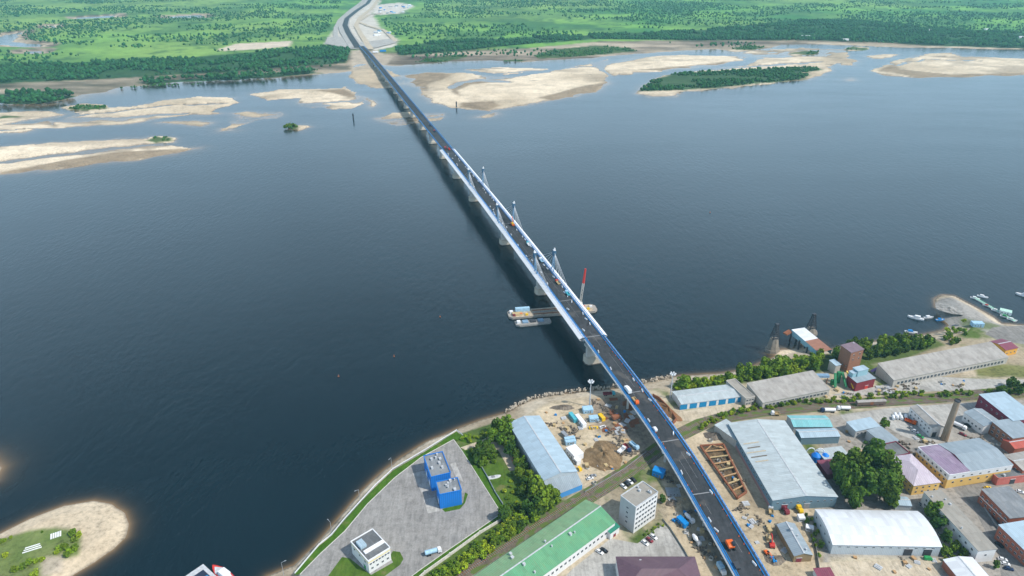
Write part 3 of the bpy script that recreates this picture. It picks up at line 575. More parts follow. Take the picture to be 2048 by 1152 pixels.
# ------------------------------------------------------------------ buildings
WINC = {}
def window_mesh(w_, h_, gm):
    k = (w_, h_, gm.name)
    if k not in WINC:
        mb = MB(); mb.prism([(-w_/2, -.07), (w_/2, -.07), (w_/2, .05), (-w_/2, .05)], 0, h_, 1)
        for a in ((-w_*.25, w_*.42), (w_*.25, w_*.42)): mb.prism([(a[0]-a[1]/2, -.11), (a[0]+a[1]/2, -.11), (a[0]+a[1]/2, 0), (a[0]-a[1]/2, 0)], h_*.07, h_*.93, 0)
        o = mb.build('window', [gm, M_frame]); WINC[k] = o.data; bpy.data.objects.remove(o)
    return WINC[k]
def inst(name, me, parent, loc, rz=0):
    o = bpy.data.objects.new(name, me); C.objects.link(o); o.parent = parent; o.location = loc; o.rotation_euler.z = rz; return o
BASE = {}
def house(name, label, cat, px, h=6., rh=2., roof='gx', wall=None, rmat=None, wins=(), doors=(), over=.35, z0=0., vents=0, group=None, band=None, shade_wall=None, fascia=None, rmat2=None, ridge=False):
    A, B, Cc = (at(x, y, z0+h) for x, y in px[:3]); D = at(px[3][0], px[3][1], z0+h) if len(px) > 3 else None
    u = (B-A); L = u.length; u.normalize(); v = Vector((-u.y, u.x, 0))
    Wd = (Cc-B).dot(v); Wd = Wd if D is None else (Wd+(D-A).dot(v))/2
    if ridge:
        C2, D2_ = (at(x, y, z0+h+rh) for x, y in px[2:4]); A2 = A.copy(); Wd = ((C2-B).dot(v)+(D2_-A).dot(v))/2
    c = A+u*(L/2)+v*(Wd/2); c.z = z0; rz = math.atan2(u.y, u.x)
    root = empty(name, c, rz, label, cat, group); x, y = L/2, Wd/2; BASE[root.name] = (root, L, Wd, h)
    wall = wall or M_offw; rmat = rmat or M_lgrey; o = over
    mb = MB(); P4 = [(-x, -y), (x, -y), (x, y), (-x, y)]
    zt = h if roof != 'flat' else h+.0
    for i in range(4): mb.wall(P4[i], P4[(i+1) % 4], 0, zt, (1 if (shade_wall and i == 3) else 0))
    if roof == 'gy':
        for s_ in (-1, 1): mb.poly([(-x, s_*y, h), (x, s_*y, h), (0, s_*y, h+rh-.1)])
    if roof == 'gx':
        for s_ in (-1, 1): mb.poly([(s_*x, -y, h), (s_*x, y, h), (s_*x, 0, h+rh-.1)])
    if roof == 'shed':
        mb.poly([(-x, y, h), (x, y, h), (x, y, h+rh-.1), (-x, y, h+rh-.1)])
        for s_ in (-1, 1): mb.poly([(s_*x, -y, h), (s_*x, y, h), (s_*x, y, h+rh-.1)])
    if roof == 'flat': mb.poly([(-x, -y, h-.3), (x, -y, h-.3), (x, y, h-.3), (-x, y, h-.3)])
    wm = [wall] if not shade_wall else [wall, shade_wall]; mb.build('wall', wm, root)
    if band:
        mb = MB(); bz0, bz1, bm_ = band; q = .03
        mb.prism([(-x-q, -y-q), (x+q, -y-q), (x+q, y+q), (-x-q, y+q)], bz0, bz1); mb.build('wall_band', bm_, root)
    mb = MB(); t = .22; X_, Y_ = x+o, y+o
    def slab(p, lu, lv, mi=0):
        mb.poly(p, mi, [(0, 0), (lu, 0), (lu, lv), (0, lv)][:len(p)] if len(p) == 4 else [(0, 0), (lu, 0), (lu/2, lv)])
        q = [(a[0], a[1], a[2]-t) for a in p]; mb.poly(q[::-1])
        for i in range(len(p)): mb.poly([q[i], q[(i+1) % len(p)], p[(i+1) % len(p)], p[i]])
    if roof == 'gx':
        e = -rh*o/y; sl_ = math.hypot(Y_, rh)
        slab([(-X_, -Y_, h+e), (X_, -Y_, h+e), (X_, 0, h+rh), (-X_, 0, h+rh)], 2*X_, sl_); slab([(X_, Y_, h+e), (-X_, Y_, h+e), (-X_, 0, h+rh), (X_, 0, h+rh)], 2*X_, sl_, 1 if rmat2 else 0)
    elif roof == 'gy':
        e = -rh*o/x; sl_ = math.hypot(X_, rh)
        slab([(-X_, Y_, h+e), (-X_, -Y_, h+e), (0, -Y_, h+rh), (0, Y_, h+rh)], 2*Y_, sl_); slab([(X_, -Y_, h+e), (X_, Y_, h+e), (0, Y_, h+rh), (0, -Y_, h+rh)], 2*Y_, sl_)
    elif roof == 'shed': slab([(-X_, -Y_, h), (X_, -Y_, h), (X_, Y_, h+rh), (-X_, Y_, h+rh)], 2*X_, 2*Y_)
    elif roof == 'hip':
        if x > y:
            a = x-y; slab([(-X_, -Y_, h), (X_, -Y_, h), (a, 0, h+rh), (-a, 0, h+rh)], 2*X_, Y_); slab([(X_, Y_, h), (-X_, Y_, h), (-a, 0, h+rh), (a, 0, h+rh)], 2*X_, Y_)
            slab([(X_, -Y_, h), (X_, Y_, h), (a, 0, h+rh)], 2*Y_, X_); slab([(-X_, Y_, h), (-X_, -Y_, h), (-a, 0, h+rh)], 2*Y_, X_)
        else:
            a = y-x; slab([(X_, -Y_, h), (X_, Y_, h), (0, a, h+rh), (0, -a, h+rh)], 2*Y_, X_); slab([(-X_, Y_, h), (-X_, -Y_, h), (0, -a, h+rh), (0, a, h+rh)], 2*Y_, X_)
            slab([(-X_, -Y_, h), (X_, -Y_, h), (0, -a, h+rh)], 2*X_, Y_); slab([(X_, Y_, h), (-X_, Y_, h), (0, a, h+rh)], 2*X_, Y_)
    elif roof == 'arch':
        n = 10; pr = [(-X_+2*X_*k/n, h+rh*(1-abs(-1+2*k/n)**2.2)) for k in range(n+1)] if x < y else [(-Y_+2*Y_*k/n, h+rh*(1-abs(-1+2*k/n)**2.2)) for k in range(n+1)]
        acc = 0
        for (a, za), (b_, zb) in zip(pr, pr[1:]):
            q = [(a, -Y_, za), (a, Y_, za), (b_, Y_, zb), (b_, -Y_, zb)] if x < y else [(-X_, a, za), (X_, a, za), (X_, b_, zb), (-X_, b_, zb)]
            d_ = math.hypot(b_-a, zb-za); LL = 2*max(X_, Y_); mb.poly(q, 0, [(0, acc), (LL, acc), (LL, acc+d_), (0, acc+d_)]); acc += d_
        for s_ in (-1, 1): mb.poly([((a, s_*y, za) if x < y else (s_*x, a, za)) for a, za in pr])
    else:
        mb.poly([(-x+.3, -y+.3, h-.25), (x-.3, -y+.3, h-.25), (x-.3, y-.3, h-.25), (-x+.3, y-.3, h-.25)])
    rf = mb.build('roof', [rmat, rmat2] if rmat2 else rmat, root)
    if roof == 'flat' or fascia:
        mb = MB(); zz = h+.12
        for a, b_ in (((-x, -y), (x, -y)), ((x, -y), (x, y)), ((x, y), (-x, y)), ((-x, y), (-x, -y))): mb.beam((a[0], a[1], zz-.18), (b_[0], b_[1], zz-.18), .45, .5)
        if roof == 'flat': mb.build('parapet', fascia or wall, root)
    if roof in ('gx', 'gy'):
        mb = MB(); a = (-X_, 0, h+rh+.05) if roof == 'gx' else (0, -Y_, h+rh+.05); b_ = (X_, 0, h+rh+.05) if roof == 'gx' else (0, Y_, h+rh+.05)
        mb.beam(a, b_, .7, .14); mb.build('ridge_cap', M_lgrey, rf)
    rr = random.Random(label)
    for k in range(vents):
        a, b_ = rr.uniform(-x*.8, x*.8), rr.uniform(-y*.8, y*.8)
        zz = h-.25 if roof == 'flat' else (h+rh*(1-abs(b_)/y) if roof == 'gx' else h+rh*(1-abs(a)/x) if roof == 'gy' else h)
        mb = MB(); s_ = rr.uniform(.5, 1.3); mb.box((0, 0, -.2), (s_, s_*rr.uniform(.8, 1.6), rr.uniform(.9, 1.5))); mb.box((0, 0, 1.1), (s_*1.2, s_*1.3, .15)); mb.build('roof_vent', M_lgrey, rf, (a, b_, zz))
    FX = {'f': (L, 0, -y, 0), 'b': (L, 0, y, math.pi), 'l': (Wd, -x, 0, -math.pi/2), 'r': (Wd, x, 0, math.pi/2)}
    def place(face, s_, z_):
        Lf, cx_, cy_, rz_ = FX[face]; return (cx_+s_*math.cos(rz_), cy_+s_*math.sin(rz_), z_)
    for face, rows, n, ww, wh, zb, dz in wins:
        Lf = FX[face][0]; me = window_mesh(ww, wh, M_glass)
        for r_ in range(rows):
            for k in range(n): inst('window', me, root, place(face, (-.5+(k+.5)/n)*Lf*.94, zb+r_*dz), FX[face][3])
    for face, fr, ww, wh, dm in doors:
        mb = MB(); mb.prism([(-ww/2, -.1), (ww/2, -.1), (ww/2, .05), (-ww/2, .05)], 0.02, wh); d_ = mb.build('door', dm, root, place(face, fr*FX[face][0], 0)); d_.rotation_euler.z = FX[face][3]
        mb = MB(); mb.beam((-ww/2-.15, -.08, wh+.1), (ww/2+.15, -.08, wh+.1), .3, .2); mb.build('door_lintel', M_lgrey, d_)
    return root
W_white = wallm('white_render', (.68, .68, .67), (.45, .43, .4)); W_cream = wallm('yellow_render', (.72, .47, .15), (.5, .3, .1)); W_grey = wallm('grey_and_shade_render', (.42, .43, .43), (.25, .25, .25))
W_blue = wallm('blue_sheet_wall', (.01, .19, .62), (.06, .16, .36), ribs=1.2, stain=.6); W_teal = wallm('blue_grey_sheet_wall', (.17, .27, .33), (.1, .13, .16), ribs=.9)
W_brick = wallm('red_brick', (.38, .13, .08), (.2, .08, .06), brick=True); W_bbrown = wallm('brown_brick', (.33, .16, .10), (.2, .12, .08), brick=True)
W_pink = wallm('red_painted_wall', (.52, .14, .11), (.6, .4, .36)); W_brown = wallm('weathered_board_wall', (.30, .22, .12), (.15, .1, .06), ribs=.5); W_mar = wallm('maroon_sheet_wall', (.20, .03, .06), (.1, .03, .04), ribs=.8)
W_lsheet = wallm('pale_sheet_wall', (.50, .55, .58), (.35, .37, .38), ribs=.9); W_dirty = wallm('dirty_render', (.48, .45, .40), (.2, .18, .15), stain=.8)
R_pale = roofm('pale_zinc_roof', (.50, .57, .59), (.34, .37, .37), .07, 1.4, .45); R_blue = roofm('pale_blue_roof', (.42, .55, .64), (.33, .42, .48), .10, 1.2, .25)
R_grey = roofm('grey_blue_roof', (.33, .40, .45), (.22, .26, .29), .12, 1.1, .3); R_old = roofm('old_fibre_cement_roof', (.44, .42, .39), (.22, .20, .18), .10, 1.2, .75, .9)
R_white = roofm('white_membrane_roof', (.72, .75, .78), (.6, .63, .66), .02, 6., .12); R_green = roofm('green_tile_roof', (.12, .36, .19), (.19, .38, .17), .14, .9, .5); R_green2 = roofm('olive_green_roof', (.22, .40, .20), (.30, .38, .20), .10, .9, .6); R_dgreen = roofm('dark_green_roof', (.03, .25, .17), (.02, .14, .1), .14, .9, .3)
R_purple = roofm('plum_tile_roof', (.16, .09, .12), (.10, .05, .07), .2, .9, .4); R_pink = roofm('lilac_roof', (.60, .53, .60), (.42, .32, .44), .10, 1.4, .4); R_lilac = roofm('faded_purple_roof', (.30, .22, .32), (.52, .46, .54), .1, 1.4, .6)
R_dark = roofm('bitumen_roof', (.13, .14, .15), (.30, .31, .31), .02, 4., .6, .9); R_bit = roofm('grey_bitumen_roof', (.22, .24, .26), (.38, .39, .39), .03, 3., .6, .9); R_cyan = roofm('turquoise_roof', (.22, .55, .58), (.36, .6, .66), .12, 1.1, .6)
R_red = roofm('red_roof', (.50, .08, .05), (.35, .1, .08), .12, 1.1, .4); R_mar = roofm('maroon_roof', (.26, .06, .10), (.18, .05, .08), .12, 1.1, .4); R_gravel = roofm('pale_bitumen_roof', (.36, .34, .30), (.25, .235, .21), .02, 5., .6, .95)

house('warehouse', 'long warehouse with pale blue gable roof beside the sandy building yard', 'warehouse', [(1087,960),(1154,942),(1080,831),(1026,844)], 8, 2.6, 'gy', W_lsheet, R_blue, doors=[('r', .1, 4, 4.5, M_grey), ('r', -.25, 4, 4.5, M_grey)])
r_, L, Wd, h_ = BASE['warehouse']; mb = MB(); d = 11
mb.poly([(-L/2, -Wd/2-.1, 7.2), (-L/2, -Wd/2-d, 4.2), (L/2, -Wd/2-d+3.0, 4.2), (L/2, -Wd/2-.1, 7.2)], 0, [(0, 0), (0, d), (L, d), (L, 0)]); mb.build('annex_roof', R_grey, r_)
mb = MB(); mb.wall((-L/2, -Wd/2-d+.3), (L/2, -Wd/2-d+3.3), 0, 4.15); mb.wall((-L/2, -Wd/2), (-L/2, -Wd/2-d+.3), 0, 4.15); mb.wall((L/2, -Wd/2), (L/2, -Wd/2-d+3.3), 0, 4.15); mb.build('annex_wall', wallm('sky_blue_wall', (.08, .33, .72), (.05, .2, .5), ribs=.8), r_)
house('office_block', 'rear block of the joined bright blue pair on the concrete yard, grey flat roof', 'office', [(862,954),(901,945),(886,903),(843,912)], 11, 1, 'flat', W_blue, R_bit, vents=7, doors=[('l', .2, 3, 4, M_white), ('l', -.2, 3, 4, M_white)], wins=[('l', 1, 5, 1.4, 1.2, 7.5, 3), ('r', 2, 5, 1.3, 1.2, 3, 4)])
house('office_block', 'front block of the joined bright blue pair on the concrete yard, grey flat roof', 'office', [(879,989),(923,980),(911,956),(868,964)], 11, 1, 'flat', W_blue, R_bit, vents=6, doors=[('l', 0, 3, 3.5, M_white)], wins=[('r', 2, 3, 1.3, 1.2, 3, 4)])
house('control_building', 'small white building with dark flat roof, yellow trim and pale roof box', 'building', [(736,1122),(780,1095),(740,1059),(697,1087)], 9, 1, 'flat', W_white, R_dark, fascia=M_white, wins=[('f', 1, 4, 1.3, 1.3, 2, 3), ('f', 1, 7, 1.3, 1.2, 5.4, 3), ('l', 1, 3, 1.5, 1.2, 5.4, 3)], doors=[('l', .25, 2, 3, M_green)], band=(7.2, 7.6, plain('yellow_trim', (.75, .55, .03), .6)))
r_, L, Wd, h_ = BASE['control_building']
mb = MB(); mb.box((-L*.28, Wd*.16, h_-.2), (L*.26, Wd*.3, 1.8)); mb.build('roof_box', R_blue, r_)
mb = MB(); mb.box((L*.05, -Wd*.16, h_-.2), (L*.9, Wd*.13, .6)); mb.build('roof_light', M_white, r_)
house('long_building', 'long building with two tone green gable roof and white windowed wall', 'building', [(990,1220),(1230,1044),(1167,1003)], 8, 3.4, 'gx', W_white, R_green, rmat2=R_green2, vents=9, wins=[('f', 1, 26, 1.6, 1.7, 3.4, 3)])
house('porch', 'small dark green roofed entrance porch between the long green roof and the five storey block', 'porch', [(1221,1066),(1239,1053),(1229,1047),(1212,1058)], 5, .6, 'shed', W_white, R_dgreen, doors=[('f', 0, 2, 2.4, M_maroon)])
house('apartment_block', 'white five storey block with grey roof by the bridge ramp', 'building', [(1272,1014),(1316,984),(1283,962),(1229,1001)], 19.5, .8, 'flat', W_white, R_gravel, vents=4, wins=[('f', 5, 7, 1.7, 1.6, 2.4, 3.45), ('l', 4, 1, 1.5, 1.4, 4, 3.4)], shade_wall=W_grey, fascia=M_lgrey)  # left wall is white too; its shade is painted in as grey
house('hipped_building', 'plum coloured hipped roof building at the bottom edge below the car park', 'building', [(1245,1185),(1410,1185),(1392,1115),(1258,1113)], 8, 4, 'hip', W_white, R_purple, vents=9)
house('industrial_hall', 'largest hall with pale zinc gable roof and blue grey side wall beside the bridge', 'hall', [(1546,1000),(1675,993),(1581,842),(1463,845)], 8, 2.2, 'gy', W_teal, R_pale, wins=[('f', 1, 9, 1.3, .8, 5, 3), ('l', 1, 18, 1.6, 1.1, 4.6, 3)], doors=[('f', -.3, 3.5, 4, M_maroon), ('f', .05, 3.5, 4, M_grey)])
r_, L, Wd, h_ = BASE['industrial_hall']
mb = MB(); mb.wall((-L/2-.06, Wd/2-14), (-L/2-.06, -Wd/2), 0, 2.6); mb.build('plinth', wallm('faded_red_wall', (.36, .2, .19), (.2, .2, .22)), r_)
for k in range(5):
    mb = MB(); mb.box((0, 0, 0), (8+2*(k % 3), .9, .12)); o = mb.build('roof_patch', M_mud if k % 2 else M_path, r_, (-L*.33, -Wd*.05+k*4.3, 8+2.2*.36)); o.rotation_euler.y = -math.atan(2.2/(L/2))
house('canopy', 'pale wedge shaped lean-to roof at the back corner of the largest hall', 'canopy', [(1430,850),(1474,881),(1480,862),(1456,839)], 6, .5, 'shed', W_dirty, R_pale)
house('shed', 'long shed with turquoise ribbed roof behind the largest hall', 'shed', [(1588,853),(1665,853),(1660,829),(1565,833)], 5.5, 1.6, 'gx', W_grey, R_cyan)
house('shed', 'shed with pale ribbed roof and dark blue grey wall, in front of the turquoise roof', 'shed', [(1603,875),(1680,872),(1673,856),(1592,859)], 6, 1.2, 'gx', W_teal, R_blue)
house('shed', 'pale flat grey roof shed behind the blue tanks', 'shed', [(1655,925),(1705,918),(1700,893),(1648,897)], 4.5, .6, 'shed', W_grey, R_pale)
house('shed', 'dull maroon roofed shed squeezed between the largest hall and the big trees', 'shed', [(1655,948),(1690,944),(1672,921),(1638,921)], 4.5, .8, 'shed', W_mar, R_mar)
house('hall', 'white membrane roofed hall with two dark gates at bottom right', 'hall', [(1666,1089),(1883,1093),(1845,1029),(1635,1013)], 7, 2.6, 'arch', W_lsheet, R_white, wins=[('f', 1, 12, 1.5, .6, 5.2, 3), ('l', 1, 4, 1.3, 1.3, 4, 3)], doors=[('f', .21, 4.5, 4.8, M_dark), ('f', .39, 4.5, 4.8, M_dark)])
house('shed', 'small gable shed with patched tin roof and brown board wall by the ramp', 'shed', [(1589,1111),(1625,1109),(1602,1047),(1564,1048)], 5, 1.6, 'gy', W_brown, R_grey, vents=3, doors=[('f', -.2, 3, 3, M_maroon)])
house('factory', 'yellow and white factory block with grey gable roof and purple side roof', 'building', [(1899,950),(2026,930),(1967,874),(1853,893)], 10.5, .6, 'flat', W_cream, R_lilac, wins=[('f', 1, 7, 1.5, 1., 7.6, 3), ('f', 1, 7, 1.5, 1.3, 3.6, 3), ('l', 3, 7, 1.3, 1.4, 1.4, 3.2)], band=(6.6, 10.0, W_white), fascia=M_white)
r_, L, Wd, h_ = BASE['factory']; mb = MB(); x0, x1 = -L*.18, L/2+.3; y0, y1 = -Wd/2-.2, Wd/2+.2
for s_, ya in ((0, y0), (1, y1)): mb.poly([(x0, ya, 10.7), (x1, ya, 10.7), (x1, 0, 13.0), (x0, 0, 13.0)], 0, [(0, 0), (x1-x0, 0), (x1-x0, 12), (0, 12)])
mb.build('raised_roof', R_grey, r_)
mb = MB()
for xa in (x0+.05, x1-.1): mb.poly([(xa, y0, 9.9), (xa, y1, 9.9), (xa, y1, 10.65), (xa, 0, 12.95), (xa, y0, 10.65)])
mb.build('gable_wall', M_maroon, r_)
mb = MB(); mb.poly([(-L/2, -Wd/2, 10.6), (x0, -Wd/2, 11.2), (x0, Wd*.1, 12.2), (-L/2, Wd*.1, 10.9)]); mb.poly([(-L/2, Wd/2, 10.6), (-L/2, Wd*.1, 10.9), (x0, Wd*.1, 12.2), (x0, Wd/2, 10.6)]); mb.build('side_roof', R_lilac, r_)
house('villa', 'yellow walled house with white and lilac hipped roof beside the factory', 'house', [(1828,971),(1881,964),(1822,906),(1776,917)], 7.5, 3, 'hip', W_cream, R_pink, wins=[('f', 2, 4, 1.2, 1.3, 1.6, 3), ('l', 2, 7, 1.1, 1.3, 1.6, 3)])
house('annexe', 'dark slate flat roofed annexe behind the lilac roof', 'building', [(1788,913),(1820,906),(1796,881),(1766,889)], 7, 1, 'flat', W_mar, R_dark)
house('annexe', 'long grey sheet roofed annexe running back from the dark slate roof', 'building', [(1768,888),(1797,880),(1765,852),(1737,862)], 6.5, .4, 'shed', W_grey, R_grey, wins=[('r', 1, 6, 1.2, 1.2, 3, 3)])
house('workshop', 'low workshop with pale blue grey roof left of the round bush', 'building', [(1712,862),(1760,852),(1748,838),(1694,842)], 5.5, .8, 'shed', W_grey, R_blue, wins=[('f', 1, 6, 1.3, 1.2, 2.4, 3)])
house('boiler_house', 'white walled boiler house with old grey gable roof beside the chimney', 'building', [(1865,855),(1891,853),(1849,809),(1825,816)], 8, 1.6, 'gy', W_white, R_old, wins=[('l', 2, 6, 1.2, 1.2, 2, 3)], doors=[('f', -.2, 3, 4, M_dark)])
house('brick_hall', 'tall hall with long pale blue roof and maroon side at the right edge', 'hall', [(2026,841),(2078,835),(2005,785),(1967,790)], 10, .8, 'shed', W_mar, R_blue, wins=[('l', 1, 6, 1.4, 1.3, 6, 3)])
house('workshop', 'grey roofed workshop with white gable between the chimney and the maroon hall', 'building', [(1968,852),(2004,845),(1975,812),(1938,826)], 7, 1.6, 'gy', W_white, R_grey, wins=[('l', 1, 5, 1.3, 1.4, 2.5, 3)])
house('brick_workshop', 'brown brick workshop with large dark windows under a pale grey roof', 'building', [(2026,876),(2075,869),(2040,834),(1998,845)], 9, .7, 'shed', W_bbrown, R_grey, wins=[('l', 2, 4, 1.8, 1.8, 2, 3.4), ('f', 1, 3, 1.8, 1.8, 4, 3)])
house('brick_house', 'house with bright red roof at the right edge below the brick workshop', 'house', [(2030,897),(2085,888),(2068,868),(2026,877)], 6, 1.5, 'gx', W_brick, R_red)
house('brick_house', 'red brick house with pale roof edge right of the yellow factory', 'house', [(2046,940),(2100,930),(2070,900),(2026,906)], 8, 1.2, 'gx', W_brick, R_old, wins=[('l', 2, 5, 1.1, 1.3, 1.6, 3)])
house('red_workshop', 'low red painted workshop with dark roof in front of the factory corner', 'building', [(1997,957),(2075,948),(2062,930),(1999,938)], 5.5, .8, 'flat', W_pink, R_dark, doors=[('f', -.1, 3.4, 3.6, M_dark)], vents=3)
house('brick_office', 'red and white brick building with slate grey roof along the street', 'building', [(2020,1036),(2078,1030),(2028,975),(1986,979)], 8.5, 1.2, 'shed', W_brick, R_bit, wins=[('l', 2, 6, 1.5, 1.4, 1.8, 3.4)], band=(4.4, 4.9, W_white))
house('brick_office', 'red brick building with pale turquoise roof along the street', 'building', [(2062,1112),(2130,1100),(2078,1041),(2024,1047)], 8.5, 1.2, 'shed', W_brick, R_blue, wins=[('l', 2, 7, 1.5, 1.4, 1.8, 3.4)])
house('workshop', 'long narrow building with pale bitumen roof and white end wall by the street', 'building', [(1957,1101),(1994,1097),(1909,978),(1868,983)], 9, .5, 'shed', W_white, R_gravel, vents=4, wins=[('l', 2, 9, 1.3, 1.4, 2, 3.4), ('f', 1, 1, 1.2, 1.2, 4.5, 3)])
house('garage', 'gabled garage with half grey half white roof at the bottom right corner', 'garage', [(1950,1195),(2010,1190),(1953,1115),(1895,1118)], 5, 1.4, 'gy', W_brick, R_white)
house('shed', 'small pale roofed shed beside the big trees and the white hall', 'shed', [(1793,1009),(1823,1011),(1811,994),(1800,993)], 4, 1., 'gx', W_lsheet, R_blue)
house('kiosk', 'small maroon roofed kiosk at the bottom edge by the gravel lot', 'kiosk', [(1640,1160),(1672,1158),(1662,1136),(1640,1138)], 3.5, .5, 'shed', W_white, R_mar)
house('depot', 'depot with mottled pale roof and wall of blue and white doors near the bridge', 'depot', [(1363,808),(1487,792),(1470,767),(1345,783)], 5, 1.0, 'gx', W_white, R_pale, doors=[('f', -.46+.155*k, 5.4, 4.4, plain('depot_blue', (.01, .22, .45))) for k in range(7)])
house('depot', 'weathered grey block with dark openings joining the two riverside sheds', 'depot', [(1492,797),(1510,793),(1495,752),(1473,757)], 6.5, .6, 'flat', W_dirty, R_gravel, wins=[('f', 2, 3, 1.6, 1.4, 1, 2.8)])
house('depot', 'shorter riverside shed with old grey sheet roof and wall of small openings', 'depot', [(1526,805),(1660,778),(1634,742),(1507,761)], 5.5, 3.6, 'shed', W_dirty, R_old, ridge=True, wins=[('f', 1, 17, 2.2, 2., 1.6, 3)])
house('depot', 'longest riverside shed with old grey sheet roof and rows of dark bays', 'depot', [(1788,760),(2017,714),(1993,685),(1769,720)], 6, 4.2, 'shed', W_dirty, R_old, ridge=True, wins=[('f', 1, 30, 2.2, 2.6, 1.2, 3)])
house('cabin', 'orange walled house with purple brown roof at the end of the longest riverside shed', 'house', [(2012,700),(2036,695),(2030,672),(2004,678)], 6, 1.6, 'gx', wallm('orange_wall', (.7, .36, .06), (.45, .2, .05)), R_mar, wins=[('f', 1, 3, 1.2, 1.2, 2, 3)])
# grain elevator: brick tower and its neighbours
house('brick_tower', 'tall brown brick grain tower with purple grey roof behind the riverside sheds', 'tower', [(1703,705),(1728,698),(1717.5,684),(1690,689)], 18, 1., 'shed', W_bbrown, roofm('purple_grey_roof', (.24, .17, .20), (.15, .1, .12), .1, 1, .4), wins=[('f', 2, 2, 1.2, 1.6, 10, 4), ('l', 1, 3, 1., 1.4, 4, 4)], vents=1)
house('mill', 'dark red mill building with blue grey roof in front of the brick tower', 'mill', [(1714,765),(1751,756),(1740,742),(1698,749)], 8, .8, 'shed', wallm('dark_red_wall', (.22, .03, .04), (.1, .03, .03)), R_grey, doors=[('f', .1, 3, 3, M_red)])
r_, L, Wd, h_ = BASE['mill']; mb = MB(); mb.box((L*.06, Wd*.33, h_-.2), (L*.55, Wd*.55, 5.5)); mb.box((-L*.35, Wd*.3, h_-.2), (L*.2, Wd*.4, 4)); mb.build('roof_loft', wallm('pale_teal_wall', (.28, .45, .50), (.2, .3, .33)), r_)
mb = MB(); mb.box((L*.06, Wd*.33, h_+5.32), (L*.6, Wd*.6, .25)); mb.box((-L*.35, Wd*.3, h_+3.82), (L*.24, Wd*.45, .25)); mb.build('loft_roof', R_blue, r_)
house('lean_to', 'pale roofed lean-to against the left side of the brick tower', 'shed', [(1672,731),(1682,729),(1678,716),(1664,722)], 8, .5, 'shed', W_dirty, R_blue)
c = at(1680, 772); t = empty('grain_conveyor', c, 0, 'green grain chutes and hoppers between the shed and the dark red mill', 'machinery')
mb = MB(); mb.beam((-3, 5, 8), (-5, -3, 1), 1.7, 1.2); mb.beam((2, 5, 9), (2.6, -4, 1.5), 1.5, 1.2); mb.build('chute', plain('dull_green_paint', (.03, .20, .08)), t)
mb = MB(); mb.box((0, 5, 0), (2.6, 2.6, 9)); mb.box((-5, 2, 0), (2.4, 2.4, 4)); mb.build('hopper', plain('dull_green_paint', (.03, .20, .08)), t); mb = MB(); mb.beam((5, 5, 10), (7, -6, 2), .8, .8); mb.build('rail', M_yellow, t)
mb = MB(); mb.box((-14, 4, 5.5), (12, 3, 2.)); mb.build('gallery', M_bluegrey, t)
mb = MB()
for q in ((-19, 3), (-9, 3), (-1.2, 4), (1.2, 6)): mb.box((q[0], q[1], 0), (.4, .4, 6))
mb.build('support', M_rust, t)
c = at(1757, 745); t = empty('conveyor', c, R(20), 'yellow tipped purple conveyor beside the dark red mill', 'machinery')
mb = MB(); mb.beam((-8, 0, 3), (1, 0, 5), 1.6, 1.2); mb.build('belt_housing', plain('violet_steel', (.22, .14, .35)), t); mb = MB(); mb.beam((1, 0, 5), (6, 0, 5.6), 2.8, 2.); mb.build('head_box', M_yellow, t)
mb = MB(); mb.box((-4, 0, 0), (.4, .8, 3.6)); mb.box((4, 0, 0), (.5, 1.2, 4.6)); mb.build('support', M_dark, t)
# river gallery on dark trestles
a0, a1, b0, b1 = at(1583, 659, 8), at(1609, 655, 8), at(1638, 706, 2), at(1664, 699, 2)
t = empty('river_gallery', (a0+b0)/2*1, 0, 'sloping loading gallery with white and rusty roof reaching into the river', 'gallery'); rl = Vector(t.location); t.location.z = -6; rl.z = -6
def q_(p): return tuple(p-rl)
mb = MB(); mid0, mid1 = a0.lerp(b0, .5), a1.lerp(b1, .5)
mb.poly([q_(a0), q_(mid0), q_(mid1), q_(a1)], 0, [(0, 0), (14, 0), (14, 10), (0, 10)]); mb.build('upper_roof', R_white, t)
mb = MB(); mb.poly([q_(mid0), q_(b0), q_(b1), q_(mid1)], 0, [(0, 0), (20, 0), (20, 10), (0, 10)]); mb.build('lower_roof', roofm('rusty_roof', (.36, .17, .11), (.22, .1, .07), .1, 1.2, .6), t)
dn = Vector((0, 0, -4.5)); mb = MB(); mb.poly([q_(a0+dn), q_(b0+dn), q_(b0), q_(a0)], 0, [(0, 0), (40, 0), (40, 3), (0, 3)]); mb.poly([q_(a1+dn), q_(b1+dn), q_(b1), q_(a1)]); mb.poly([q_(a0+dn), q_(a1+dn), q_(a1), q_(a0)]); mb.build('side_wall', wallm('teal_sheet', (.25, .48, .58), (.1, .2, .25), ribs=1), t)
for k, f_ in enumerate((.02, .34, .62)):
    p0, p1 = a0.lerp(b0, f_), a1.lerp(b1, f_); mb = MB()
    for p in (p0, p0.lerp(p1, .5), p1): mb.cyl((p.x-rl.x, p.y-rl.y, -1), (p.x-rl.x, p.y-rl.y, p.z+3), .8, n=8)
    mb.beam(q_(p0+dn), q_(p1+dn), 1.2, 1.2); mb.build('trestle', M_dark, t)
mb = MB(); p = at(1570, 668, 5); 
mb.beam(q_(a0+Vector((0, 1, -2))), q_(p), 4, 1.2); mb.build('loading_arm', M_rust, t)
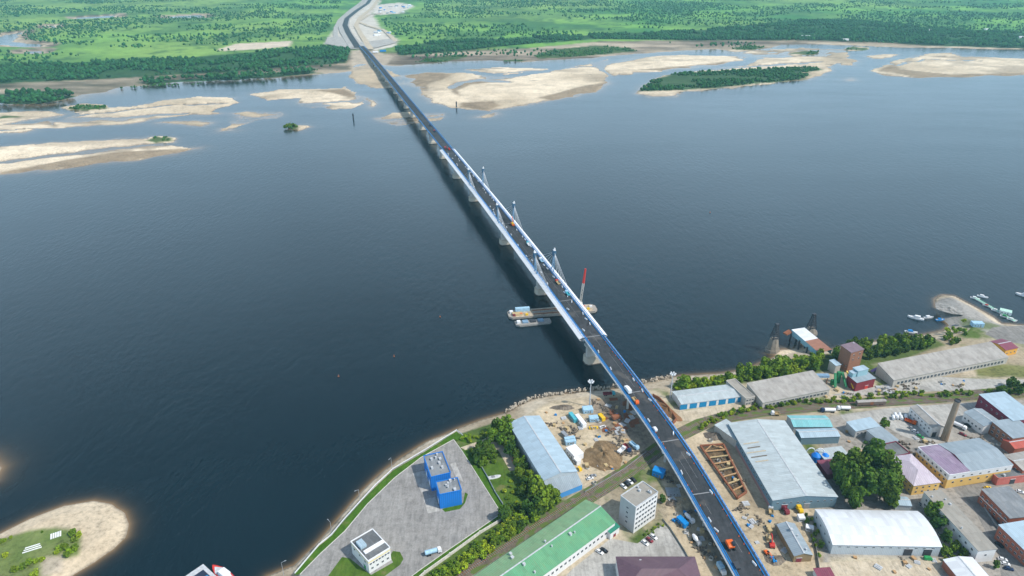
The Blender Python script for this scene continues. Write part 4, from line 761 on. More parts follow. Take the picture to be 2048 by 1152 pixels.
for px, py, hh, lb in ((1544, 702, 12, 'nearer lattice mast on a stained concrete river pier left of the loading gallery'), (1620, 668, 6, 'farther dark lattice mast on a river pier behind the loading gallery')):
    p = at(px, py, -6); t = empty('mooring_tower', p, R(15), lb, 'tower')
    mb = MB(); n = 8
    for (z0, r0, z1, r1) in ((-1, 6.6, 2.6, 6.2), (2.6, 5.2, hh, 3.6)):
        for k in range(n):
            a, b_ = 2*math.pi*k/n, 2*math.pi*(k+1)/n; mb.poly([(r0*math.cos(a), r0*.8*math.sin(a), z0), (r0*math.cos(b_), r0*.8*math.sin(b_), z0), (r1*math.cos(b_), r1*.8*math.sin(b_), z1), (r1*math.cos(a), r1*.8*math.sin(a), z1)], 0, [(k, z0), (k+1, z0), (k+1, z1), (k, z1)])
        mb.poly([(r1*math.cos(2*math.pi*k/n), r1*.8*math.sin(2*math.pi*k/n), z1) for k in range(n)])
    mb.build('pier_base', wallm('stained_concrete', (.26, .23, .19), (.06, .05, .045), stain=.95), t)
    mb = MB()
    for sx in (-1, 1):
        for sy in (-1, 1): mb.beam((sx*3, sy*2.4, hh), (sx*.9, sy*.8, hh+13), .6, .6)
    for k in range(6):
        z_ = hh+.4+k*2.1; w_ = 3-k*.36
        for s_ in (-1, 1): mb.beam((-w_, s_*w_*.8, z_), (w_, s_*w_*.8, z_+1.8), .35, .35); mb.beam((s_*w_, -w_*.8, z_), (s_*w_, w_*.8, z_+1.8), .35, .35); mb.beam((w_, s_*w_*.8, z_), (-w_, s_*w_*.8, z_+1.8), .35, .35)
    mb.box((0, 0, hh+12.6), (2.6, 2.4, 1.2)); mb.build('lattice', M_dark, t)
# chimney
p = at(1888, 879); t = empty('chimney', p, 0, 'tall tapering brown brick chimney beside the white boiler house', 'chimney')
mb = MB(); mb.cyl((0, 0, 0), (0, 0, 31), 2.3, 1.7, 18, cap=False); mb.build('shaft', wallm('chimney_brick', (.36, .27, .19), (.2, .15, .11), brick=True), t, smooth=True)
mb = MB(); mb.cyl((0, 0, 30.9), (0, 0, 31.7), 1.9, 1.9, 18, cap=False); mb.cyl((0, 0, 31), (0, 0, 31.3), 1.5, 1.5, 18); mb.build('chimney_cap', M_dark, t)
# blue tanks
for k, (px, py) in enumerate(((1630, 921), (1648, 922))):
    t = empty('silo_tank', at(px, py), 0, 'bright blue domed tank, '+('the one touching the largest hall' if k == 0 else 'the one farther from the largest hall'), 'tank', 'blue tanks')
    mb = MB(); mb.cyl((0, 0, 0), (0, 0, 4.2), 2.8, 2.8, 14, cap=False); mb.cyl((0, 0, 4.2), (0, 0, 6), 2.8, .8, 14); mb.build('shell', plain('bright_blue_tank', (.01, .22, .75), .4), t, smooth=False)
    mb = MB()
    for q in range(6):
        a, b_ = math.pi*q/6, math.pi*(q+1)/6; mb.cyl((-3+3*math.cos(a), 2, 4+4.5*math.sin(a)), (-3+3*math.cos(b_), 2, 4+4.5*math.sin(b_)), .35, n=6)
    mb.build('pipe', M_white, t)
# ------------------------------------------------------------------ trees
def leafm(name, c):
    m, nt, b = base(name, .75, 0, .2); oi = nt.nodes.new('ShaderNodeObjectInfo'); va = nt.nodes.new('ShaderNodeVertexColor'); va.layer_name = 'leaf'
    c2 = (c[0]*1.7, c[1]*1.25, c[2]*1.1); cc = mixc(nt, oi.outputs['Random'], c, c2)
    nt.links.new(mixc(nt, 1., cc, va.outputs[0], 'MULTIPLY'), b.inputs['Base Color']); return m
L_dark = leafm('dark_leaves', (.038, .095, .010)); L_mid = leafm('green_leaves', (.085, .175, .012)); L_bright = leafm('bright_leaves', (.15, .26, .014))
L_grove = leafm('grove_leaves', (.055, .125, .012))
M_bark = plain('bark', (.13, .10, .07), .9)
def crown_mesh(seed, r, h0, h1, n, leaf, mat, lumps):
    g = random.Random(seed); V = []; Fc = []; colr = []
    cs = []
    for k in range(lumps):
        a = g.uniform(0, 6.283); rr_ = r*math.sqrt(g.random())*.62; z = g.uniform(h0, h1)
        k_ = 1-abs((z-(h0+h1)/2)/(h1-h0)*1.5)**2*.5
        cs.append((rr_*math.cos(a)*k_, rr_*math.sin(a)*k_, z, r*g.uniform(.34, .55), g.uniform(.75, 1.3)))
    for k in range(n):
        cx_, cy_, cz_, cr, sh_ = cs[k % lumps]; d = Vector((g.gauss(0, 1), g.gauss(0, 1), g.gauss(0, 1))).normalized()
        p = Vector((cx_, cy_, cz_))+d*cr*(g.uniform(.55, 1.0)**.5)*Vector((1, 1, .85)).length/1.65
        if p.z < .1: p.z = .1+g.random()*.5
        nrm = (d+Vector((g.gauss(0, .6), g.gauss(0, .6), g.gauss(0, .6)+.25))).normalized(); a = nrm.orthogonal().normalized(); b_ = nrm.cross(a)
        s_ = leaf*g.uniform(.6, 1.25); i = len(V); t0 = g.uniform(0, 6.28)
        for q in range(5):
            an = t0+q*1.2566; ss = s_*g.uniform(.6, 1.1); V.append(tuple(p+a*math.cos(an)*ss+b_*math.sin(an)*ss+nrm*g.uniform(-.12, .12)*s_))
        Fc.append((i, i+1, i+2, i+3, i+4)); cv = sh_*g.uniform(.7, 1.3); colr += [(cv, cv*g.uniform(.92, 1.05), cv*.9, 1)]*5
    me = bpy.data.meshes.new('crown'); me.from_pydata(V, [], Fc); me.materials.append(mat)
    ca = me.color_attributes.new('leaf', 'FLOAT_COLOR', 'POINT'); ca.data.foreach_set('color', [x for c_ in colr for x in c_]); return me
def trunk_mesh(h, r, seed):
    g = random.Random(seed); mb = MB(); mb.cyl((0, 0, -.3), (.1*r, 0, h*.5), r, r*.6, 7, cap=False); mb.cyl((.1*r, 0, h*.5), (.2*r, .1, h*.85), r*.6, r*.2, 6)
    for k in range(5):
        a = k*1.3+g.random(); z_ = h*(.3+.1*k); mb.cyl((0, 0, z_), (math.cos(a)*h*.25, math.sin(a)*h*.25, z_+h*.2), r*.35, r*.1, 5, cap=False)
    o = mb.build('trunk', M_bark); me = o.data; bpy.data.objects.remove(o); return me
TK = {}
for nm, (r_c, h0, h1, n, leaf, mat, lumps, th, tr) in {
    'tall': (6.0, 5, 17, 1900, .95, L_grove, 24, 19, .45), 'mid': (4.2, 2.5, 8.2, 800, .8, L_mid, 14, 9, .25), 'mid2': (3.8, 2.2, 7.2, 700, .75, L_dark, 12, 8, .22),
    'bush': (2.4, .8, 2.9, 300, .55, L_bright, 8, 3, .12), 'bush2': (2.6, .8, 3.2, 320, .6, L_mid, 9, 3, .12), 'cone': (1.7, 1, 5, 300, .5, L_dark, 9, 6, .15)}.items():
    TK[nm] = [(crown_mesh(hash((len(nm), k, n)) & 255, r_c, h0, h1, n, leaf, mat, lumps), trunk_mesh(th, tr, k)) for k in range(3)]
gr = random.Random(11)
def tree(kind, x, y, z, s_, label, group=None, name='tree', cat='tree'):
    cm, tm = TK[kind][gr.randrange(3)]; o = empty(name, (x, y, z), gr.uniform(0, 6.28), label, cat, group); o.scale = (s_*gr.uniform(.88, 1.15), s_*gr.uniform(.88, 1.15), s_*gr.uniform(.85, 1.2))
    for n_, me in (('trunk', tm), ('crown', cm)): c_ = bpy.data.objects.new(n_, me); C.objects.link(c_); c_.parent = o
def pin(p, poly):
    c_ = False; n = len(poly)
    for i in range(n):
        a, b_ = poly[i], poly[(i+1) % n]
        if (a[1] > p[1]) != (b_[1] > p[1]) and p[0] < (b_[0]-a[0])*(p[1]-a[1])/(b_[1]-a[1])+a[0]: c_ = not c_
    return c_
BAD = []
for n_, (r_, L, Wd, h_) in BASE.items(): BAD.append((Vector(r_.location), r_.rotation_euler.z, L/2+.6, Wd/2+.6))
def blocked(x, y):
    for c_, q, lx, ly in BAD:
        dx_, dy_ = x-c_.x, y-c_.y; u_, v_ = dx_*math.cos(q)+dy_*math.sin(q), -dx_*math.sin(q)+dy_*math.cos(q)
        if abs(u_) < lx and abs(v_) < ly: return True
    return False
def scatter(poly, n, kinds, smin, smax, label, group, name, cat, z=0., zt=3., mind=2.2):
    xs_ = [p[0] for p in poly]; ys_ = [p[1] for p in poly]; done = []; tries = 0
    while len(done) < n and tries < n*60:
        tries += 1; px, py = gr.uniform(min(xs_), max(xs_)), gr.uniform(min(ys_), max(ys_))
        if not pin((px, py), poly): continue
        p = at(px, py, z+zt)
        if blocked(p.x, p.y) or any((p.x-q[0])**2+(p.y-q[1])**2 < mind**2 for q in done): continue
        done.append((p.x, p.y)); tree(gr.choice(kinds), p.x, p.y, z, gr.uniform(smin, smax), label, group, name, cat)
B_ = ('bush', 'bush2'); 
scatter([(1345,768),(1400,757),(1460,750),(1520,735),(1580,716),(1645,703),(1640,735),(1560,752),(1490,760),(1420,767),(1350,778)], 110, ('bush', 'bush', 'bush2', 'mid'), .8, 1.25, 'green bush in the riverside belt behind the blue and white depot and its grey neighbour', 'bushes along the river bank', 'bush', 'bush', 0, 2, 2.5)
scatter([(1655,705),(1690,688),(1740,676),(1800,672),(1870,676),(1880,684),(1840,690),(1790,702),(1750,712),(1720,700),(1665,720)], 45, ('mid', 'mid2'), .7, 1., 'leafy tree in the riverside belt behind the brick tower and the longest shed', 'trees behind the brick tower', 'tree', 'tree', 0, 5, 4)
scatter([(1880,690),(1900,650),(1925,630),(1945,655),(1935,680),(1900,688)], 14, ('bush', 'bush2'), .7, 1.2, 'low bush on the spit and bank beside the small boats', 'bushes on the spit', 'bush', 'bush', 0, 2, 3)
scatter([(1400,850),(1440,828),(1500,810),(1560,804),(1640,796),(1730,788),(1800,783),(1945,780),(1945,788),(1800,793),(1640,805),(1560,812),(1500,820),(1440,840),(1405,858)], 80, B_, .5, .85, 'small bush in the hedge row along the railway behind the riverside sheds', 'bushes along the railway', 'bush', 'bush', 0, 1.5, 2.4)
scatter([(1957,782),(1990,776),(2020,768),(2060,762),(2060,782),(2010,788),(1965,790)], 16, ('bush2', 'mid2'), .5, .9, 'dark bush beside the maroon hall at the right edge', 'bushes by the maroon hall', 'bush', 'bush', 0, 2, 3)
scatter([(985,850),(1005,835),(1030,842),(1035,875),(1020,900),(998,890),(988,870)], 11, ('mid', 'mid2'), .85, 1.15, 'dense dark tree at the river end of the yard warehouse', 'trees at the river end of the warehouse', 'tree', 'tree', 0, 5, 4)
scatter([(915,876),(945,862),(985,853),(990,862),(950,878),(930,886)], 10, B_, .5, .8, 'low bush on the bank between the concrete yard and the dark trees', 'bushes on the bank above the yard', 'bush', 'bush', 0, 1.5, 3)
scatter([(940,900),(965,893),(988,900),(998,918),(970,930),(952,925)], 16, ('bush2', 'mid2'), .6, .95, 'bush in the thicket at the top of the small lawn with the white boat', 'bushes above the boat lawn', 'bush', 'bush', 0, 2, 3)
scatter([(1030,905),(1045,915),(1072,965),(1065,1000),(1045,985),(1035,950)], 24, ('mid', 'mid2', 'bush2'), .55, .85, 'tree in the green belt along the left side of the yard warehouse', 'trees left of the warehouse', 'tree', 'tree', 0, 4, 3.2)
scatter([(1070,975),(1085,962),(1105,975),(1110,1000),(1090,1008),(1072,1000)], 6, ('mid', 'mid2'), 1.05, 1.3, 'large round tree hiding the front corner of the yard warehouse', 'trees at the front corner of the warehouse', 'tree', 'tree', 0, 6, 3.5)
scatter([(1000,1025),(1025,1010),(1070,1008),(1100,1012),(1060,1045),(1020,1062),(1010,1045)], 34, ('bush', 'bush2', 'mid2'), .6, 1.05, 'bush in the dense green corner between the boat lawn and the railway', 'bushes between the lawn and the railway', 'bush', 'bush', 0, 2.5, 2.6)
scatter([(1015,1042),(1035,1045),(1040,1060),(960,1112),(900,1152),(880,1180),(835,1180),(860,1150),(900,1125),(965,1080)], 85, ('bush', 'bush2', 'bush'), .7, 1.25, 'bright green bush in the long hedge between the concrete wall and the railway', 'bushes of the long railway hedge', 'bush', 'bush', 0, 2, 2.6)
scatter([(1020,960),(1035,975),(1055,1005),(1020,1008),(1005,985)], 9, B_, .4, .7, 'small shrub scattered on the rough lawn near the white boat', 'shrubs on the boat lawn', 'bush', 'bush', 0, 1, 3)
for k, (px, py, s_) in enumerate([(1690,945,1.0),(1715,925,1.15),(1745,920,1.2),(1775,930,1.1),(1700,965,1.),(1735,960,1.15),(1768,965,1.1),(1790,955,.9),(1680,925,.85),(1715,985,.8),(1785,980,.8)]):
    p = at(px, py+4, 11); tree('tall', p.x, p.y, 0, s_*1.02, ['upper left tree of the big grove, next to the dull maroon shed','tall tree at the top of the big grove, left of its crest','tall tree at the top of the big grove, right of its crest','tall tree of the big grove nearest the dark slate roof','tree at the left flank of the big grove facing the largest hall','tree in the very middle of the big grove','tree at the right flank of the big grove facing the lilac roof','tree of the big grove nearest the lilac roofed villa','smaller tree of the big grove touching the largest hall roof','lowest left tree of the big grove above the white hall','lowest right tree of the big grove beside the small pale shed'][k], 'trees of the big grove')
for px, py, kd, s_, lb in [(1770,845,'mid',.75,'round green bush tree beside the pale workshop roof in the service yard'),(1866,1024,'mid',1.25,'broad tree in front of the right end of the white hall, rear one'),(1878,1048,'mid2',1.15,'dark tree between the white hall and the long narrow building'),(1893,1073,'mid2',.9,'dark shrub tree at the foot of the long narrow building'),
    (1993,1125,'cone',1.1,'small dark conical tree at the white end wall of the long narrow building'),(1325,993,'mid2',.55,'small dark tree behind the five storey block'),(1891,1098,'bush2',1.2,'bright bush at the right corner of the white hall'),(1912,1090,'bush2',1.1,'bush between the corner of the white hall and the garage')]:
    p = at(px, py, 4); tree(kd, p.x, p.y, 0, s_, lb)
scatter([(1880,1095),(1925,1085),(1950,1100),(1935,1112),(1890,1118)], 12, B_, .6, 1., 'low bush in the green gap above the garage roof', 'bushes above the garage', 'bush', 'bush', 0, 1.5, 2.5)
scatter([(1605,1030),(1625,1025),(1640,1070),(1650,1110),(1640,1120),(1625,1080)], 14, B_, .4, .7, 'small bush in the strip between the board wall shed and the white hall', 'bushes beside the board shed', 'bush', 'bush', 0, 1, 2.2)
scatter([(1285,1066),(1322,1044),(1328,1050),(1292,1076)], 9, B_, .25, .4, 'tiny shrub in the green strip before the five storey block', 'shrubs before the five storey block', 'shrub', 'shrub', 0, .6, 1.6)
# spit bottom left
for px, py, s_ in [(145,1068,1.),(156,1070,.9),(148,1080,.8),(120,1098,1.),(132,1096,1.1),(142,1102,1.2),(150,1098,1.),(112,1104,.8),(135,1112,.9),(60,1125,.9),(72,1122,.8),(50,1132,1.),(85,1118,.7),(70,1148,1.),(5,1082,.8),(22,1074,.5),(10,1110,.8),(30,1140,.8),(84,1063,.4)]:
    p = at(px, py, -3); tree(gr.choice(('bush', 'bush2')), p.x, p.y, -4.2, s_, 'green bush on the sandy spit at bottom left', 'bushes on the sandy spit', 'bush', 'bush')
for px, py, s_ in [(570,256,1.6),(578,254,1.8),(586,253,1.5),(592,254,1.3)]:
    p = at(px, py, -4); tree('bush2', p.x, p.y, -5.6, s_*1.2, 'tree on the tiny wooded islet in mid river', 'trees on the tiny islet')
# --- far forest: one mass nobody could count
def forest_obj(name, label, polys, dens, rmin, rmax, colr, zt=0., extra=None):
    ctr = []
    for pl in polys:
        wp = W(pl, zt); x0, y0 = wp.min(0); x1, y1 = wp.max(0); n = int((x1-x0)*(y1-y0)*dens); n = min(n, 60000)
        q = np.stack([rng.uniform(x0, x1, n), rng.uniform(y0, y1, n)], 1); q = q[sdist(q, wp) > 1]; q = q[fbm(q[:, 0], q[:, 1], 70, 91, 3) > .43]; ctr.append(q)
    if extra is not None: ctr.append(extra)
    c_ = np.concatenate(ctr); n = len(c_)
    bmx = bmesh.new(); bmesh.ops.create_icosphere(bmx, subdivisions=1, radius=1); uv_ = np.array([v.co[:] for v in bmx.verts]); uf = np.array([[v.index for v in f.verts] for f in bmx.faces]); bmx.free()
    rad = rng.uniform(rmin, rmax, n)*rng.uniform(.7, 1.2, n); sq = rng.uniform(.7, 1.3, n)
    V = uv_[None]*rng.uniform(.65, 1.25, (n, len(uv_), 1)); V = V*rad[:, None, None]; V[:, :, 2] *= sq[:, None]; V[:, :, 2] += (rad*sq*.75)[:, None]+zt
    V[:, :, 0] += c_[:, None, 0]; V[:, :, 1] += c_[:, None, 1]
    Fq = (uf[None]+np.arange(n)[:, None, None]*len(uv_)).reshape(-1, 3); V = V.reshape(-1, 3)
    me = bpy.data.meshes.new(name); me.vertices.add(len(V)); me.vertices.foreach_set('co', V.ravel().astype(np.float32)); me.loops.add(Fq.size); me.polygons.add(len(Fq))
    me.loops.foreach_set('vertex_index', Fq.ravel().astype(np.int32)); me.polygons.foreach_set('loop_start', np.arange(0, Fq.size, 3, dtype=np.int32)); me.update()
    sh_ = rng.uniform(.6, 1.5, n); hue = rng.uniform(.8, 1.3, n); cc = np.ones((n, len(uv_), 4), np.float32)
    for k in range(3): cc[:, :, k] = (colr[k]*sh_*(hue if k == 0 else 1))[:, None]
    ca = me.color_attributes.new('leaf', 'FLOAT_COLOR', 'POINT'); ca.data.foreach_set('color', cc.ravel())
    m, nt, b = base(name+'_foliage', .9, 0, .1); va = nt.nodes.new('ShaderNodeVertexColor'); va.layer_name = 'leaf'; nt.links.new(va.outputs[0], b.inputs['Base Color']); me.materials.append(m)
    o = bpy.data.objects.new(name, me); C.objects.link(o); tag(o, label, 'forest', kind='stuff'); return n
forest_obj('far_forest', 'dense dark green woods along the far river bank', forest[:4], .014, 2.6, 5.8, (.022, .088, .026))
forest_obj('island_thicket', 'dense dark thicket covering the long sand island', [forest[4]], .02, 2.0, 4.0, (.022, .085, .02), -4.6)
forest_obj('shore_scrub', 'low green scrub patches on the far sandbanks', scrub, .02, 1.5, 3.2, (.035, .11, .02), -5.0)
q = np.stack([rng.uniform(-4200, 4200, 95000), rng.uniform(1900, 7500, 95000)], 1); q = q[np.abs(q[:, 0]) < q[:, 1]*.82+60]
ok = sdist(q, W(farb, -6)) > 60; nn_ = fbm(q[:, 0]*.6, q[:, 1], 220, 17, 4)
left = q[:, 0] < -450*q[:, 1]/2400; ok &= (nn_ > np.where(left, .49, .44)) & (rng.random(len(q)) < np.clip((nn_-.42)*8, 0, 1))
for pl in ponds: ok &= sdist(q, W(pl, 0)) < -15
for pl in ([(640,92),(655,60),(690,-10),(770,-12),(850,5),(840,30),(760,40),(800,80),(830,130),(700,140)], [(430,99),(470,86),(588,80),(588,94),(520,99)]): ok &= sdist(q, W(pl, 0)) < 0
forest_obj('meadow_bushes', 'countless scattered bushes over the far green plain', [], 0, 2.2, 5.2, (.028, .110, .032), 0, q[ok])
# ------------------------------------------------------------------ vehicles
PR = {}
PAINT = {'white': M_white, 'black': plain('black_car_paint', (.02, .02, .025), .3), 'grey': plain('silver_car_paint', (.4, .42, .44), .3, .4), 'red': M_red, 'blue': M_blue, 'yellow': M_yellow, 'orange': M_orange, 'green': M_green, 'maroon': M_maroon, 'navy': plain('navy_car_paint', (.02, .04, .10), .3), 'tan': M_tan, 'lblue': plain('pale_blue_paint', (.35, .55, .7)), 'teal': plain('teal_paint', (.08, .42, .5))}
def wheels(root, pts, r_, w_=.28):
    for x, y in pts:
        k = ('w', r_)
        if k not in PR: mb = MB(); mb.cyl((0, -w_/2, 0), (0, w_/2, 0), r_, n=12); o = mb.build('wheel', M_rub); PR[k] = o.data; bpy.data.objects.remove(o)
        inst('wheel', PR[k], root, (x, y, r_))
def loft(mb, secs, m=0):       # secs: list of (x, halfwidth, z0, z1)
    for (xa, wa, a0, a1), (xb, wb, b0, b1) in zip(secs, secs[1:]):
        A_ = [(xa, -wa, a0), (xa, wa, a0), (xa, wa, a1), (xa, -wa, a1)]; B2 = [(xb, -wb, b0), (xb, wb, b0), (xb, wb, b1), (xb, -wb, b1)]
        for k in range(4): mb.poly([A_[k], A_[(k+1) % 4], B2[(k+1) % 4], B2[k]], m)
    for (xa, wa, a0, a1) in (secs[0], secs[-1]): mb.poly([(xa, -wa, a0), (xa, wa, a0), (xa, wa, a1), (xa, -wa, a1)], m)
def car(px, py, ang, colr, label, van=False, z=0., group=None, name=None):
    p = at(px, py, z) if not isinstance(px, Vector) else px
    t = empty(name or ('parked_van' if van else 'parked_car'), p, ang, label, 'van' if van else 'car', group)
    mb = MB(); hh = 1.05 if not van else 1.9; loft(mb, [(-2.25, .8, .35, hh*.85), (-2.1, .9, .25, hh), (1.0, .9, .25, hh), (1.2, .9, .25, .95), (2.1, .86, .25, .82), (2.25, .75, .35, .7)]); mb.build('body', PAINT[colr], t)
    if not van:
        mb = MB(); loft(mb, [(-1.9, .74, 1.02, 1.1), (-1.4, .68, 1.02, 1.47), (.2, .68, 1.02, 1.5), (1.05, .74, 1.02, 1.08)]); mb.build('windows', M_glass, t)
        mb = MB(); loft(mb, [(-1.45, .64, 1.46, 1.5), (.2, .64, 1.46, 1.54)]); mb.build('roof_panel', PAINT[colr], t)
    else: mb = MB(); loft(mb, [(.95, .84, 1.1, 1.82), (1.45, .8, .96, 1.05)]); mb.build('windscreen', M_glass, t)
    wheels(t, [(-1.4, -.82), (-1.4, .82), (1.4, -.82), (1.4, .82)], .33); return t
def truck(px, py, ang, cab, load, kind, label, L=8., z=0., group=None):
    p = at(px, py, z) if not isinstance(px, Vector) else px
    t = empty('truck', p, ang, label, 'truck', group); x1 = L/2
    mb = MB(); loft(mb, [(x1-2.1, 1.2, .8, 2.9), (x1-.5, 1.2, .8, 2.9), (x1, 1.15, .7, 1.9)]); mb.build('cab', PAINT[cab], t)
    mb = MB(); loft(mb, [(x1-.46, 1.05, 1.9, 2.75), (x1-.05, 1.05, 1.85, 1.95)]); mb.build('windscreen', M_glass, t)
    mb = MB(); mb.box((-.2, 0, .6), (L-.6, .9, .35)); mb.build('chassis', M_dark, t)
    mb = MB()
    if kind == 'box': mb.box((-1.2, 0, 1), (L-2.6, 2.45, 2.6))
    elif kind == 'tank': mb.cyl((-x1, 0, 2.1), (x1-2.5, 0, 2.1), 1.25, n=14)
    elif kind == 'mixer': mb.cyl((-x1, 0, 2.6), (-x1+2.4, 0, 2.3), .7, 1.35, 12); mb.cyl((-x1+2.4, 0, 2.3), (x1-2.4, 0, 1.9), 1.35, .7, 12)
    else:
        for a in ((-1.2, -1.2, L-2.6, .12), (-1.2, 1.2, L-2.6, .12), (-x1+.1, 0, .12, 2.4), (x1-2.5, 0, .12, 2.4)): mb.box((a[0], a[1], 1), (a[2], a[3], 1.1))
        mb.box((-1.2, 0, .95), (L-2.6, 2.3, .2))
    mb.build({'box': 'cargo_box', 'tank': 'tank', 'mixer': 'drum'}.get(kind, 'load_bed'), PAINT[load], t)
    wheels(t, [(s_*x, y) for s_, x in ((1, x1-1.3), (-1, x1-1.2), (-1, x1-2.5)) for y in (-1.05, 1.05)], .5, .4); return t
def cabin(px, py, ang, colr, label, L=6., Wd=2.5, hh=2.7, z=0., group=None, name='site_cabin', cat='cabin', top=None):
    p = at(px, py, z) if not isinstance(px, Vector) else px
    t = empty(name, p, ang, label, cat, group); mt = PAINT[colr]
    mb = MB(); mb.box((0, 0, .1), (L, Wd, hh)); n = int(L/.6)
    for k in range(n):
        x = -L/2+(k+.5)*L/n
        for s_ in (-1, 1): mb.box((x, s_*(Wd/2+.02), .25), (.18, .07, hh-.35))
    mb.build('wall', mt, t)
    mb = MB(); mb.box((0, 0, hh+.1), (L+.15, Wd+.15, .14)); rf = mb.build('roof', top or mt, t)
    mb = MB(); mb.box((L*.2, -Wd/2-.08, .12), (1., .1, 2.1)); mb.build('door', M_grey, t)
    for q in (-.28, -.02): inst('window', window_mesh(1.0, .9, M_glass), t, (q*L, -Wd/2-.02, 1.1))
    return t
D2 = lambda a: R(a)
# parked cars
for px, py, a, c_, lb in [(1199,1105,-40,'white','white car, left of the pair parked by the long green roofed building'),(1208,1102,-40,'black','black car, right of the pair parked by the long green roofed building'),
    (1290,1087,-50,'white','white car, front of the row of three before the five storey block'),(1299,1081,-50,'maroon','dark maroon car in the middle of three before the five storey block'),(1307,1075,-50,'white','white car, rear of the row of three before the five storey block'),
    (1247,974,-55,'white','white car, lowest of the row behind the five storey block'),(1254,969,-55,'black','black car in the row behind the five storey block, beside the lowest white one'),(1260,965,-55,'white','white car between two dark ones behind the five storey block'),(1267,961,-55,'black','black car, topmost of the row behind the five storey block'),
    (1971,1012,-58,'white','white car parked at the slate roofed brick building'),(1976,1020,-58,'grey','silver car parked behind the white one at the slate roofed brick building'),(1998,1091,-65,'black','lone black car on the street beside the long narrow building'),(2005,1120,-20,'white','white car, rear of the three parked by the white end wall'),(2010,1129,-20,'white','white car, middle of the three parked by the white end wall'),(2017,1139,-15,'navy','dark blue car, front of the three parked by the white end wall'),
    (1975,977,5,'yellow','bright yellow car before the yellow factory'),(1830,864,-50,'white','white car, upper of the pair beside the boiler house'),(1840,874,-50,'green','green car, lower of the pair beside the boiler house'),(1823,858,-50,'grey','silver car left of the boiler house cars'),(1186,953,20,'grey','silver car beside the sand heap at the warehouse corner'),(1180,958,20,'white','white car beside the silver one at the warehouse corner'),
    (1935,852,-60,'black','black car between the chimney and the white gabled workshop'),(1925,870,-50,'maroon','maroon car in the yard right of the chimney base'),(2040,985,-30,'white','white car on the roof side of the street at the far right'),(1845,1010,-10,'grey','grey car half hidden at the top right corner of the white hall'),(1881,1072,-80,'grey','grey car under the trees at the right end of the white hall')]:
    car(px, py, D2(a), c_, lb)
car(1856, 1119, D2(-5), 'green', 'green minivan parked at the bottom wall of the white hall', van=True)
# trucks
truck(867, 1107, D2(20), 'white', 'lblue', 'tank', 'white tank truck parked at the lower edge of the concrete yard', 9)
truck(1568, 1021, D2(-80), 'maroon', 'maroon', 'tank', 'dark red tank truck at the front wall of the largest hall', 8)
truck(1596, 1020, D2(-80), 'yellow', 'yellow', 'box', 'yellow truck at the front wall of the largest hall', 7)
truck(1541, 1024, D2(75), 'white', 'tan', 'bed', 'pale pink beige truck at the front corner of the largest hall', 6)
truck(1820, 846, D2(-45), 'orange', 'orange', 'bed', 'orange truck left of the boiler house', 7)
truck(1917, 855, D2(-50), 'white', 'white', 'tank', 'white tank truck parked right of the chimney', 9)
truck(1655, 824, D2(178), 'navy', 'white', 'tank', 'white tank truck with dark blue cab, left one by the railway', 10)
truck(1686, 820, D2(178), 'white', 'white', 'tank', 'white tank truck with white cab, right one by the railway', 9)
truck(1550, 830, D2(175), 'white', 'tan', 'bed', 'small white truck behind the back wall of the largest hall', 6)
truck(1378, 1041, D2(-60), 'white', 'white', 'mixer', 'white concrete mixer beside the blue container near the ramp', 7)
truck(1392, 1085, D2(-70), 'grey', 'white', 'mixer', 'grey and white mixer truck on the sandy strip left of the ramp', 7)
truck(1243, 903, D2(45), 'white', 'white', 'bed', 'white flatbed truck, left of the group on the sand yard', 7)
truck(1254, 899, D2(-70), 'navy', 'maroon', 'bed', 'dark truck with maroon bed in the group on the sand yard', 8)
truck(1268, 894, D2(-60), 'lblue', 'lblue', 'bed', 'pale blue truck, right of the group on the sand yard', 8)
truck(1218, 790, D2(5), 'teal', 'maroon', 'bed', 'dark teal truck with brown bed near the river bank under the bridge', 9)
truck(1452, 1122, D2(-80), 'grey', 'grey', 'bed', 'grey dump truck close under the left railing of the ramp', 9)
truck(1442, 1142, D2(-78), 'white', 'lblue', 'box', 'pale truck behind the grey dump truck under the ramp railing', 7)
